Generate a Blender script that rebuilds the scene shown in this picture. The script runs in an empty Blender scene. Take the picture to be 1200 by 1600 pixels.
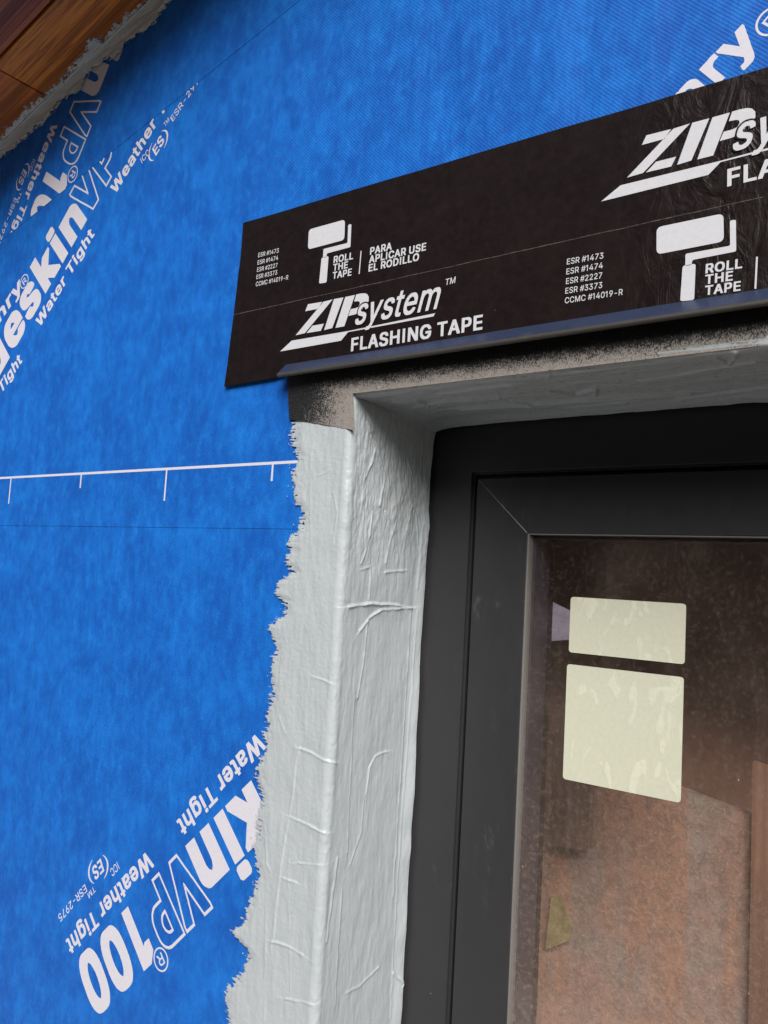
import bpy, bmesh, math, random, json
import numpy as np
from mathutils import Matrix, Vector
random.seed(4); R = math.radians
scene = bpy.context.scene
col = scene.collection

# ------------------------------------------------------------------ camera
FPX, YAW, TILT, ROLL = 1258.56, 0.637229, 1.655770, 0.057932
CAM = np.array([0.0, -0.5, 0.0])
def _rot(a, b, c):
    ca, sa, cb, sb, cc, sc = math.cos(a), math.sin(a), math.cos(b), math.sin(b), math.cos(c), math.sin(c)
    return (np.array([[ca, -sa, 0], [sa, ca, 0], [0, 0, 1]]) @ np.array([[1, 0, 0], [0, cb, -sb], [0, sb, cb]])
            @ np.array([[cc, -sc, 0], [sc, cc, 0], [0, 0, 1]]))
MROT = _rot(YAW, TILT, ROLL)
cd = bpy.data.cameras.new('camera'); cam = bpy.data.objects.new('camera', cd); col.objects.link(cam)
cd.sensor_width = 36; cd.sensor_fit = 'AUTO'; cd.lens = FPX / 1600 * 36; cd.clip_start = 0.01; cd.clip_end = 500
cam.matrix_world = Matrix.Translation(Vector(CAM)) @ Matrix(MROT.tolist()).to_4x4()
scene.camera = cam

# ------------------------------------------------------------------ light
SUN_DIR = Vector((0.54, -0.72, 0.74)).normalized()     # towards the sun
w = bpy.data.worlds.new('World'); scene.world = w; w.use_nodes = True
nt = w.node_tree
sky = nt.nodes.new('ShaderNodeTexSky'); sky.sky_type = 'NISHITA'; sky.sun_disc = False
sky.sun_elevation = math.asin(SUN_DIR.z); sky.sun_rotation = math.atan2(SUN_DIR.x, SUN_DIR.y)
sky.air_density = 1.0; sky.dust_density = 1.5; sky.ozone_density = 1.0
bg = nt.nodes['Background']; bg.inputs['Strength'].default_value = 0.05
nt.links.new(sky.outputs[0], bg.inputs['Color'])
ld = bpy.data.lights.new('sun', 'SUN'); ld.energy = 2.6; ld.angle = R(36); ld.color = (1.0, 0.97, 0.93)
sun = bpy.data.objects.new('sun', ld); col.objects.link(sun)
sun.rotation_euler = (-SUN_DIR).to_track_quat('-Z', 'Y').to_euler()
scene.view_settings.view_transform = 'Standard'; scene.view_settings.look = 'None'
scene.view_settings.gamma = 1; scene.view_settings.use_curve_mapping = False
scene.view_settings.exposure = 0.90

# ------------------------------------------------------------------ geometry helpers
def ray(px, py): return MROT @ np.array([(px - 600) / FPX, -(py - 800) / FPX, -1.0])
def at(px, py, Y=0.0):
    d = ray(px, py); return CAM + d * ((Y - CAM[1]) / d[1])
def atX(px, py, X):
    d = ray(px, py); return CAM + d * ((X - CAM[0]) / d[0])
def wl(px, py, Y=0.0):
    p = at(px, py, Y); return np.array([p[0], p[2]])

def put(o, parent):
    col.objects.link(o)
    if parent:
        o.parent = parent; o.matrix_parent_inverse = Matrix.Translation(-Vector(parent_loc(parent)))
    return o
LOC = {}
def parent_loc(p):
    return LOC.get(p.name, (0, 0, 0))
def empty(name, loc, label, cat, group=None):
    o = bpy.data.objects.new(name, None); col.objects.link(o); o.location = loc; o.empty_display_size = .05
    LOC[o.name] = loc; o['label'] = label; o['category'] = cat; o['kind'] = 'thing'
    if group: o['group'] = group
    return o
def tag(o, label=None, cat=None, kind=None):
    if label: o['label'] = label
    if cat: o['category'] = cat
    if kind: o['kind'] = kind
    return o
def mesh(name, v, f, mat, parent=None, smooth=False):
    me = bpy.data.meshes.new(name); me.from_pydata([tuple(map(float, p)) for p in v], [], f); me.update()
    if smooth: me.polygons.foreach_set('use_smooth', [True] * len(me.polygons))
    me.materials.append(mat)
    return put(bpy.data.objects.new(name, me), parent)
def bm_obj(name, bm, mat, parent=None, smooth=False):
    bmesh.ops.recalc_face_normals(bm, faces=bm.faces[:])
    me = bpy.data.meshes.new(name); bm.to_mesh(me); bm.free()
    if smooth: me.polygons.foreach_set('use_smooth', [True] * len(me.polygons))
    me.materials.append(mat)
    return put(bpy.data.objects.new(name, me), parent)
def box_bm(lo, hi, bm=None, bev=0):
    bm = bm or bmesh.new()
    c = [(lo[i] + hi[i]) / 2 for i in range(3)]; s = [hi[i] - lo[i] for i in range(3)]
    m = Matrix.Translation(c) @ Matrix.Diagonal((*s, 1))
    r = bmesh.ops.create_cube(bm, size=1, matrix=m)
    if bev:
        es = list({e for v in r['verts'] for e in v.link_edges})
        bmesh.ops.bevel(bm, geom=es, offset=bev, segments=2, affect='EDGES', profile=.5)
    return bm
def prism_bm(pts_xz, y0, y1, bm=None):
    """outline in the wall plane, given thickness from y0 (front) to y1 (back)"""
    bm = bm or bmesh.new()
    a = [bm.verts.new((p[0], y0, p[1])) for p in pts_xz]; b = [bm.verts.new((p[0], y1, p[1])) for p in pts_xz]
    n = len(a); bm.faces.new(a); bm.faces.new(b[::-1])
    for i in range(n): bm.faces.new((a[i], b[i], b[(i + 1) % n], a[(i + 1) % n]))
    return bm
def _hash(ix, iy, seed):
    n = (ix * 374761393 + iy * 668265263 + seed * 2147483 + 1013904223) & 0xFFFFFFFF
    n = ((n ^ (n >> 13)) * 1274126177) & 0xFFFFFFFF
    n = ((n ^ (n >> 16)) * 2246822519) & 0xFFFFFFFF
    return ((n ^ (n >> 15)) & 0xFFFFFF) / float(0xFFFFFF)
def vnoise(x, y, seed=0):
    x = np.asarray(x, float); y = np.asarray(y, float)
    x0 = np.floor(x).astype(np.int64); y0 = np.floor(y).astype(np.int64)
    fx = x - x0; fy = y - y0; fx = fx * fx * (3 - 2 * fx); fy = fy * fy * (3 - 2 * fy)
    a = _hash(x0, y0, seed); b = _hash(x0 + 1, y0, seed); c = _hash(x0, y0 + 1, seed); d = _hash(x0 + 1, y0 + 1, seed)
    return (a * (1 - fx) + b * fx) * (1 - fy) + (c * (1 - fx) + d * fx) * fy - .5
def fbm(x, y, seed=0, oct=4, gain=.5):
    t = 0; a = 1
    for k in range(oct): t = t + a * vnoise(x * 2 ** k, y * 2 ** k, seed + k * 17); a *= gain
    return t
def seg_dist(U, V, pts):
    """distance to a polyline and the signed side of its nearest segment"""
    best = np.full(U.shape, 1e9); side = np.zeros(U.shape)
    for (a, b) in zip(pts[:-1], pts[1:]):
        dx, dy = b[0] - a[0], b[1] - a[1]; L = dx * dx + dy * dy + 1e-12
        t = np.clip(((U - a[0]) * dx + (V - a[1]) * dy) / L, 0, 1)
        ex, ey = U - a[0] - t * dx, V - a[1] - t * dy
        d = np.hypot(ex, ey); m = d < best
        side = np.where(m, np.sign(ex * dy - ey * dx), side); best = np.where(m, d, best)
    return best, side
def sstep(a, b, x):
    t = np.clip((x - a) / (b - a), 0, 1); return t * t * (3 - 2 * t)

# ------------------------------------------------------------------ material helpers
class NT:
    def __init__(s, name):
        s.m = bpy.data.materials.new(name); s.m.use_nodes = True; s.t = s.m.node_tree
        s.b = s.t.nodes['Principled BSDF']; s.out = s.t.nodes['Material Output']
        s.tc = s.t.nodes.new('ShaderNodeTexCoord').outputs['Object']
    def n(s, t, **k):
        o = s.t.nodes.new(t)
        for a, b in k.items(): setattr(o, a, b)
        return o
    def l(s, a, b): s.t.links.new(a, b)
    def val(s, sock, v):
        if isinstance(v, (int, float)): sock.default_value = v
        elif isinstance(v, tuple): sock.default_value = (*v, 1) if len(v) == 3 and len(sock.default_value) == 4 else v
        else: s.l(v, sock)
    def mapv(s, scale=(1, 1, 1), rot=(0, 0, 0), src=None):
        m = s.n('ShaderNodeMapping'); s.l(src or s.tc, m.inputs[0]); m.inputs['Scale'].default_value = scale; m.inputs['Rotation'].default_value = rot
        return m.outputs[0]
    def noise(s, scale, detail=3, rough=.5, vec=None, dist=0):
        o = s.n('ShaderNodeTexNoise'); s.l(vec or s.tc, o.inputs['Vector'])
        o.inputs['Scale'].default_value = scale; o.inputs['Detail'].default_value = detail; o.inputs['Roughness'].default_value = rough; o.inputs['Distortion'].default_value = dist
        return o.outputs['Fac']
    def voro(s, scale, vec=None, feature='F1'):
        o = s.n('ShaderNodeTexVoronoi', feature=feature); s.l(vec or s.tc, o.inputs['Vector']); o.inputs['Scale'].default_value = scale
        return o
    def math(s, op, a, b=0.0, c=0.0, clamp=False):
        o = s.n('ShaderNodeMath', operation=op, use_clamp=clamp)
        for i, v in enumerate((a, b, c)): s.val(o.inputs[i], v)
        return o.outputs[0]
    def mr(s, v, a, b, c=0.0, d=1.0):
        o = s.n('ShaderNodeMapRange', interpolation_type='SMOOTHSTEP')
        for i, x in enumerate((v, a, b, c, d)): s.val(o.inputs[i], x)
        return o.outputs[0]
    def mix(s, f, a, b, blend='MIX'):
        o = s.n('ShaderNodeMix', data_type='RGBA', blend_type=blend)
        s.val(o.inputs[0], f); s.val(o.inputs[6], a); s.val(o.inputs[7], b)
        return o.outputs[2]
    def xyz(s):
        o = s.n('ShaderNodeSeparateXYZ'); s.l(s.tc, o.inputs[0]); return o.outputs
    def bump(s, h, dist, strength=1.0, prev=None):
        o = s.n('ShaderNodeBump'); s.val(o.inputs['Height'], h); o.inputs['Distance'].default_value = dist; o.inputs['Strength'].default_value = strength
        if prev: s.l(prev, o.inputs['Normal'])
        s.l(o.outputs[0], s.b.inputs['Normal']); return o.outputs[0]
    def set(s, **k):
        for a, v in k.items(): s.val(s.b.inputs[a.replace('_', ' ')], v)
        return s

def mat_wrap(name='wrap', tint=1.0):
    M = NT(name); X, Y, Z = M.xyz()
    k = 2 * math.pi / 0.0030
    u = M.math('ADD', X, Z); v = M.math('SUBTRACT', X, Z)
    su = M.math('SINE', M.math('MULTIPLY', X, k)); sv = M.math('SINE', M.math('MULTIPLY', Z, k))
    dots = M.math('MULTIPLY', su, sv)
    n1 = M.noise(16, 5, .62); n2 = M.noise(75, 5, .74, M.mapv((1, 1, .6))); n3 = M.noise(420, 3, .7)
    f = M.mr(M.math('ADD', M.math('MULTIPLY', n1, .42), M.math('MULTIPLY', n2, .58)), .36, .66)
    c = M.mix(f, (.0034 * tint, .092 * tint, .43 * tint), (.007 * tint, .178 * tint, .64 * tint))
    spots = M.mr(M.math('ADD', M.math('MULTIPLY', n2, .5), M.math('MULTIPLY', n3, .5)), .53, .70, 0, .55)
    c = M.mix(spots, c, (.035, .27, .80))
    d = M.mr(dots, .1, .85, 0, .17)
    c = M.mix(d, c, (.002, .065, .36))
    c = M.mix(M.mr(n3, .3, .7, 0, .22), c, (.004, .085, .42))
    wr = M.noise(9, 3, .5, M.mapv((1.3, 1, .5), (0, R(35), 0)), 1.2)
    b1 = M.bump(wr, .010, .35); b2 = M.bump(dots, -.00020, .5, b1); M.bump(n3, .0003, .5, b2)
    M.set(Base_Color=c, Roughness=.62, Specular_IOR_Level=.28)
    return M.m
def mat_print(name='white_print', c=(.67, .65, .70), tex=True, rough=.5):
    M = NT(name); X, Y, Z = M.xyz()
    lines = M.math('SINE', M.math('MULTIPLY', M.math('ADD', M.math('MULTIPLY', X, .35), M.math('MULTIPLY', Z, 1.0)), 2 * math.pi / .0034))
    n = M.noise(260, 4, .7); n2 = M.noise(40, 3, .6)
    cc = M.mix(M.mr(n, .35, .8, 0, .30), c, (c[0] * .78, c[1] * .78, c[2] * .86))
    if tex:
        cc = M.mix(M.mr(lines, .2, 1, 0, .16), cc, (.62, .62, .74))
        cc = M.mix(M.mr(n2, .55, .8, 0, .22), cc, (.45, .52, .74))
    M.set(Base_Color=cc, Roughness=rough, Specular_IOR_Level=.3)
    M.bump(n, .0003, .4)
    return M.m
def mat_putty(name='putty', c=(.475, .510, .525), rim=True):
    M = NT(name)
    n1 = M.noise(30, 4, .6); n2 = M.noise(240, 5, .65, M.mapv((1, 1, .35))); n3 = M.noise(900, 3, .6); n4 = M.noise(330, 4, .6, M.mapv((.30, 1, 1), (0, R(-28), 0)))
    cc = M.mix(M.mr(n1, .3, .7, 0, .35), c, (c[0] * .86, c[1] * .88, c[2] * .90))
    pits = M.voro(170).outputs['Distance']; gate = M.mr(M.noise(25, 2), .60, .72)
    cc = M.mix(M.math('MULTIPLY', M.mr(pits, .05, .10, 1, 0), gate), cc, (.20, .21, .20))
    b = M.bump(n1, .0025, .3); b = M.bump(n2, .0006, .32, b); b = M.bump(n4, .0005, .22, b); M.bump(n3, .00015, .3, b)
    M.set(Base_Color=cc, Roughness=M.mr(n2, .3, .7, .24, .44), Specular_IOR_Level=.42)
    if rim:      # thin dry-brushed margin: the coat breaks up into bristle marks towards its edge
        at_ = M.n('ShaderNodeAttribute', attribute_name='rim'); n5 = M.noise(620, 4, .65, M.mapv((.11, 1, 1), (0, R(-24), 0))); n6 = M.noise(180, 3, .6)
        v = M.math('ADD', M.math('MULTIPLY', at_.outputs['Fac'], 125.0), M.math('ADD', M.math('MULTIPLY', M.math('SUBTRACT', n5, .5), 3.0), M.math('MULTIPLY', M.math('SUBTRACT', n6, .5), 1.7)))
        M.l(M.mr(v, .0, .22), M.b.inputs['Alpha'])
    return M.m
def mat_membrane():
    M = NT('speckled_membrane'); X, Y, Z = M.xyz()
    n = M.noise(1150, 3, .75, M.mapv((1, 1, .62), (0, R(-40), 0)), .5); nb = M.noise(240, 3, .6); big = M.noise(26, 3, .55)
    # sprayed paint: thickest close to the drip edge and at the free left end
    up = M.mr(Z, .1485, .1655, 0, 1); left = M.mr(X, -.480, -.398, 1, .1)
    p = M.math('MAXIMUM', M.mr(Z, .1455, .1705, .06, 1.25), M.math('MULTIPLY', left, M.mr(Z, .118, .152, .86, 1.45)))
    p = M.math('ADD', p, M.math('MULTIPLY', M.math('SUBTRACT', big, .5), .45))
    nn = M.math('ADD', M.math('MULTIPLY', M.math('SUBTRACT', n, .5), 3.0), M.math('MULTIPLY', M.math('SUBTRACT', nb, .5), 1.0))
    f = M.mr(M.math('ADD', p, nn), .30, .82)
    c = M.mix(f, M.mix(n, (.25, .22, .195), (.38, .345, .31)), (.008, .008, .008))
    M.set(Base_Color=c, Roughness=M.mr(f, 0, 1, .6, .42), Specular_IOR_Level=.35)
    M.bump(n, .0012, .8)
    return M.m
def mat_tape():
    M = NT('tape_film'); X, Y, Z = M.xyz()
    n1 = M.noise(22, 5, .6, None, .6); n2 = M.noise(150, 4, .65); n3 = M.noise(7, 2, .5)
    c = M.mix(M.mr(n2, .3, .75), (.0100, .0056, .0050), (.0155, .0094, .0085))
    sm = M.math('MULTIPLY', M.mr(n1, .60, .78), M.mr(M.noise(90, 5, .7, M.mapv((1, 1, .4))), .45, .75))
    c = M.mix(M.math('MULTIPLY', sm, .20), c, (.12, .115, .11))
    vo = M.voro(150); g = M.mr(vo.outputs['Distance'], .0, .055, 1, 0); gate = M.mr(M.noise(37, 3), .66, .72)
    c = M.mix(M.math('MULTIPLY', g, gate), c, (.55, .55, .55))
    right = M.mr(X, -.21, -.13, .06, 1)
    wr = M.noise(46, 4, .55, M.mapv((1.2, 1, .55), (0, R(32), 0)), 2.0)
    h = M.math('MULTIPLY', wr, right)
    b = M.bump(h, .005, .5); b = M.bump(n1, .002, .25, b); M.bump(n2, .0003, .3, b)
    M.set(Base_Color=c, Roughness=M.mr(n1, .3, .7, .36, .5), Specular_IOR_Level=.16)
    return M.m
def mat_paint(name, c, rough=.45, spec=.4, specks=True):
    M = NT(name)
    n = M.noise(14, 4, .6); n2 = M.noise(120, 4, .7, M.mapv((1, 1, .3)))
    cc = M.mix(M.mr(n, .3, .7, 0, .30), c, tuple(x * .8 for x in c))
    sm = M.math('MULTIPLY', M.mr(n, .58, .75), M.mr(n2, .55, .8))
    cc = M.mix(M.math('MULTIPLY', sm, .28), cc, (.35, .35, .36))
    if specks:
        vo = M.voro(85); g = M.mr(vo.outputs['Distance'], .02, .055, 1, 0)
        cs = M.n('ShaderNodeSeparateColor'); M.l(vo.outputs['Color'], cs.inputs[0])
        g = M.math('MULTIPLY', g, M.mr(cs.outputs[0], .90, .93))
        cc = M.mix(M.math('MULTIPLY', g, .7), cc, (.6, .6, .6))
    M.set(Base_Color=cc, Roughness=M.mr(n2, .3, .7, rough - .05, rough + .08), Specular_IOR_Level=spec)
    M.bump(M.noise(1500, 2), .00008, .3)
    return M.m
def mat_wood(name, c0, c1, c2, scale=1.0, rough=.42, axis='x'):
    M = NT(name)
    sc = (1.6, 60, 60) if axis == 'x' else (60, 60, 1.6)
    v = M.mapv(sc)
    n = M.noise(1.6 * scale, 5, .62, v, .35); g = M.noise(7 * scale, 3, .6, v, .15); big = M.noise(1.0, 3, .55, M.mapv((1.3, 26, 26) if axis == 'x' else (26, 26, 1.3)))
    c = M.mix(M.mr(n, .40, .60), c0, c1)
    c = M.mix(M.mr(g, .48, .62, 0, .75), c, c2)
    c = M.mix(M.mr(big, .53, .62, 0, .68), c, tuple(x * .30 for x in c1))
    M.set(Base_Color=c, Roughness=rough, Specular_IOR_Level=.35)
    M.bump(g, .0006, .5)
    return M.m
def mat_plain(name, c, rough=.7, vary=.35, sc=40, spec=.25):
    M = NT(name); n = M.noise(sc, 5, .65)
    M.set(Base_Color=M.mix(M.mr(n, .3, .7, 0, 1), tuple(x * (1 - vary) for x in c), tuple(x * (1 + vary * .5) for x in c)), Roughness=rough, Specular_IOR_Level=spec)
    M.bump(n, .002, .3)
    return M.m
def mat_glass():
    """clear pane with a dry film of dust and water marks on its outside"""
    M = NT('dusty_glass'); t = M.t; X, Y, Z = M.xyz()
    tr = M.n('ShaderNodeBsdfTransparent'); tr.inputs[0].default_value = (.93, .92, .91, 1)
    gl = M.n('ShaderNodeBsdfGlossy'); gl.inputs['Roughness'].default_value = .015
    fr = M.n('ShaderNodeFresnel'); ge = M.n('ShaderNodeNewGeometry'); M.l(M.math('SUBTRACT', 1.5, M.math('MULTIPLY', ge.outputs['Backfacing'], 1.5 - 1 / 1.5)), fr.inputs[0])
    s1 = M.n('ShaderNodeMixShader'); M.l(M.math('MULTIPLY', fr.outputs[0], 1.5, clamp=True), s1.inputs[0]); M.l(tr.outputs[0], s1.inputs[1]); M.l(gl.outputs[0], s1.inputs[2])
    df = M.n('ShaderNodeBsdfDiffuse'); df.inputs[0].default_value = (.62, .47, .38, 1)
    n1 = M.noise(9, 4, .6); n2 = M.noise(260, 4, .75); n3 = M.noise(70, 5, .7, M.mapv((1, 1, .12)))
    hair = M.noise(120, 2, .5, None, 3.0)
    film = M.math('ADD', M.math('MULTIPLY', M.mr(n1, .35, .7), .045), M.math('MULTIPLY', M.mr(n3, .45, .75), .026))
    film = M.math('ADD', film, M.math('MULTIPLY', M.mr(n2, .45, .75), M.mr(Z, -.42, -.05, .18, .05)))
    film = M.math('ADD', film, M.mr(Z, -.44, .0, .12, .022))
    line = M.math('ABSOLUTE', M.math('SUBTRACT', hair, .5))
    film = M.math('ADD', film, M.math('MULTIPLY', M.mr(line, .0, .006, 1, 0), M.mr(n2, .55, .7, 0, .22)))
    vo = M.voro(110); cs = M.n('ShaderNodeSeparateColor'); M.l(vo.outputs['Color'], cs.inputs[0])
    sp = M.math('MULTIPLY', M.mr(vo.outputs['Distance'], .03, .075, 1, 0), M.mr(cs.outputs[0], .88, .9))
    film = M.math('MAXIMUM', film, M.math('MULTIPLY', sp, .75))
    s2 = M.n('ShaderNodeMixShader'); M.l(film, s2.inputs[0]); M.l(s1.outputs[0], s2.inputs[1]); M.l(df.outputs[0], s2.inputs[2])
    M.l(s2.outputs[0], M.out.inputs['Surface'])
    return M.m
def mat_reflection_sheet():
    M = NT('reflection_mottle')
    n = M.noise(11, 4, .6); n2 = M.noise(95, 5, .72, None, .8); n3 = M.noise(5, 3, .5, M.mapv((6, 1, .7))); n4 = M.noise(360, 3, .7)
    c = M.mix(M.mr(n, .38, .64), (.40, .235, .175), (.33, .275, .245)); c = M.mix(M.mr(n3, .5, .64, 0, .8), c, (.46, .225, .135))
    c = M.mix(M.mr(n2, .40, .62, 0, .55), c, (.17, .115, .095)); c = M.mix(M.mr(n4, .5, .7, 0, .45), c, (.52, .44, .38))
    M.set(Base_Color=c, Roughness=.8, Specular_IOR_Level=.2); M.bump(n2, .003, .5)
    return M.m
def mat_sticker(name, seed):
    M = NT(name); v = M.mapv((1, 1, .45)); mv = M.n('ShaderNodeVectorMath', operation='ADD'); M.l(v, mv.inputs[0]); mv.inputs[1].default_value = (seed, seed, seed)
    n = M.noise(66, 3, .5, mv.outputs[0], 1.1); n2 = M.noise(300, 4, .7)
    f = M.mr(n, .56, .63)
    c = M.mix(f, (.60, .60, .465), (.67, .665, .525)); c = M.mix(M.mr(n2, .35, .7, 0, .25), c, (.46, .46, .36))
    M.set(Base_Color=c, Roughness=.5, Specular_IOR_Level=.3); M.bump(f, .0003, .3)
    return M.m

WRAP = mat_wrap(); PRINT = mat_print(); TPRINT = mat_print('tape_print', (.62, .62, .64), False, .42)
PUTTY = mat_putty(); PUTTY_THICK = mat_putty('putty_thick', rim=False); MEMB = mat_membrane(); TAPE = mat_tape()
CAP = mat_paint('cap_blue', (.026, .036, .072), .36, .35, False); HEM = mat_paint('hem_metal', (.060, .054, .048), .45, .35, False)  # cap tone is a flat slate blue
FRAME = mat_paint('frame_paint', (.037, .036, .038), .36, .34); BLACK = mat_plain('gasket_rubber', (.012, .012, .013), .55, .3)
BEAD = mat_paint('bead_metal', (.20, .19, .18), .45, .5); RAW = mat_plain('raw_edge', (.42, .41, .40), .5, .2)
SPACER = mat_paint('spacer', (.055, .05, .065), .4, .4)
GLASS = mat_glass()
WOODS = [mat_wood('soffit_wood_%s' % n, *c) for n, c in (('red', ((.56, .16, .045), (.38, .095, .027), (.20, .05, .016))), ('amber', ((.86, .30, .040), (.66, .19, .024), (.28, .075, .012))), ('gold', ((.78, .24, .035), (.64, .185, .028), (.42, .11, .02))))]
SHEATH = mat_plain('sheathing', (.30, .22, .13), .8); ROOM = mat_plain('room_brown', (.36, .175, .12), .8, .35, 9)
GROUND = mat_plain('dry_soil', (.055, .043, .032), .9, .4, 3)

# ------------------------------------------------------------------ key sizes
XJ, ZH, DR = -0.4075, 0.1485, 0.1168      # jamb face, head face, depth of the reveal
XR, ZS = 0.50, -1.05                       # far jamb and sill of the opening
GZ = -1.55                                 # ground
e0, e1 = wl(0, 236), wl(246, 0)
SL = (e1[1] - e0[1]) / (e1[0] - e0[0]); ZE = e0[1] - SL * e0[0]        # rake line on the wall: z = ZE + SL x
def rake(x): return ZE + SL * x
def soff(px, py, off=0.0):                                              # pixel -> point on the soffit
    d = ray(px, py); t = (ZE + off + SL * CAM[0] - CAM[2]) / (d[2] - SL * d[0]); return CAM + t * d
XL, XE = -2.0, 2.6

# ------------------------------------------------------------------ ground and room behind the glass (setting)
tag(mesh('ground', [(-150, -300, GZ), (150, -300, GZ), (150, .24, GZ), (-150, .24, GZ)], [(0, 1, 2, 3)], GROUND), kind='structure')
bm = bmesh.new()
for lo, hi in (((-1.0, .46, -1.4), (1.2, .50, .9)), ((-1.0, .26, -1.44), (1.2, .46, -1.4)), ((-1.0, .26, .5), (1.2, .46, .54)), ((-1.04, .26, -1.44), (-1.0, .86, .9)), ((1.2, .26, -1.44), (1.24, .86, .9))):
    box_bm(lo, hi, bm)
tag(bm_obj('room_wall', bm, ROOM), kind='structure')

tag(mesh('bounce_slab', [(-4, -2.2, GZ + .06), (-.75, -2.2, GZ + .06), (-.75, -.02, GZ + .06), (-4, -.02, GZ + .06), (-4, -2.2, GZ - .1), (-.75, -2.2, GZ - .1), (-.75, -.02, GZ - .1), (-4, -.02, GZ - .1)], [(0, 1, 2, 3), (0, 4, 5, 1), (1, 5, 6, 2), (2, 6, 7, 3), (3, 7, 4, 0)], mat_plain('bounce_slab_pale', (.68, .62, .52), .85, .12, 6)), kind='structure')  # unseen pale slab added to throw light up at the soffit
# added boarded screen, out of view: blocks low sky light, mirrors brown in the glass
sky_screen = empty('low_sky_screen', (-2, -7.2, GZ), 'dark brown boarded screen added across the yard to block low sky, mirrored in the window glass', 'light screen')
FW = [mat_wood('screen_wood_%d' % i, *c, .6, .7, 'z') for i, c in enumerate((((.15, .085, .050), (.10, .060, .038), (.06, .034, .022)), ((.19, .11, .070), (.13, .078, .048), (.075, .045, .03)), ((.12, .075, .052), (.08, .05, .037), (.05, .03, .022))))]
fm = []
for i in range(3):
    bm = box_bm((-.148, -.011, 0), (.148, .011, 4.6), None, .004); me = bpy.data.meshes.new('board'); bm.to_mesh(me); bm.free(); me.materials.append(FW[i]); fm.append(me)
rf = random.Random(9)
for i in range(64):
    o = bpy.data.objects.new('board', fm[rf.randrange(3)]); col.objects.link(o); o.parent = sky_screen
    o.location = (-10.0 + i * .304, rf.uniform(-.004, .004), rf.uniform(-.03, .03))
bm = box_bm((-12.2, -10.5, GZ), (7.4, -7.225, GZ + 4.5)); bm_obj('screen_back', bm, FW[2], sky_screen)
bm = prism_bm([(-12.5, GZ + 4.64), (7.7, GZ + 4.64), (7.7, GZ + 4.85), (-12.5, GZ + 4.85)], -6.85, -11); bm_obj('screen_top', bm, FW[0], sky_screen)

# ------------------------------------------------------------------ the wall
wall = empty('wall', (-1.0, 0, GZ), 'exterior wall wrapped in bright blue printed building membrane around the window', 'wall')
bm = bmesh.new()
for lo, hi in (((XL, .001, GZ), (XJ, .25, rake(XL))), ((XR, .001, GZ), (XE, .25, rake(XL))), ((XJ, .001, GZ), (XR, .25, ZS)), ((XJ, .001, ZH), (XR, .25, rake(XJ) - .02))):
    box_bm(lo, hi, bm)
prism_bm([(XL, rake(XL)), (XJ, rake(XL) ), (XJ, rake(XJ) + .05), (XL, rake(XL) + .05)], .001, .25, bm)
bm_obj('sheathing', bm, SHEATH, wall)
ZSEAM = 0.0398
TH = .00032
# lower sheet, main sheet above it (lapped over), and the sheet cut in under the eave
def sheet(name, polys, yf, lab):
    bm = bmesh.new()
    for p in polys: prism_bm(p, yf, yf + TH * .9, bm)
    o = bm_obj(name, bm, WRAP, wall); o['label'] = lab; return o
low = sheet('wrap_sheet', [[(XL, GZ), (XJ, GZ), (XJ, ZSEAM + .05), (XL, ZSEAM + .05)], [(XJ, GZ), (XR, GZ), (XR, ZS), (XJ, ZS)], [(XR, GZ), (XE, GZ), (XE, ZSEAM + .05), (XR, ZSEAM + .05)]], -TH, 'lower blue sheet with upside-down white printing')
s0, s1 = wl(20, 363), wl(400, 57)
SS = (s1[1] - s0[1]) / (s1[0] - s0[0])
def seam(x): return s0[1] + SS * (x - s0[0])
def zs_low(x, n=.0006): return ZSEAM
up_polys = [[(XL, ZSEAM), (XJ, ZSEAM - .0008), (XJ, rake(XJ)), (XL, rake(XL))], [(XJ, ZH + .006), (XR, ZH + .006), (XR, rake(XR)), (XJ, rake(XJ))], [(XR, ZSEAM), (XE, ZSEAM), (XE, rake(XE)), (XR, rake(XR))]]
upp = sheet('wrap_sheet', up_polys, -2.1 * TH, 'main blue sheet with a white measuring line and diagonal printing')
xs = np.linspace(XL, XE, 60)
patch_poly = [(x, seam(x)) for x in np.linspace(-1.95, (ZE - s0[1] + SS * s0[0]) / (SS - SL) if SS > SL else 1.5, 40)]
XP1 = patch_poly[-1][0]
patch_poly += [(x, rake(x) - .0005) for x in np.linspace(XP1, -1.95, 8)]
pat = sheet('wrap_sheet', [patch_poly], -3.2 * TH, 'strip of blue sheet lapped under the eave, cut along a diagonal seam')

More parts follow.
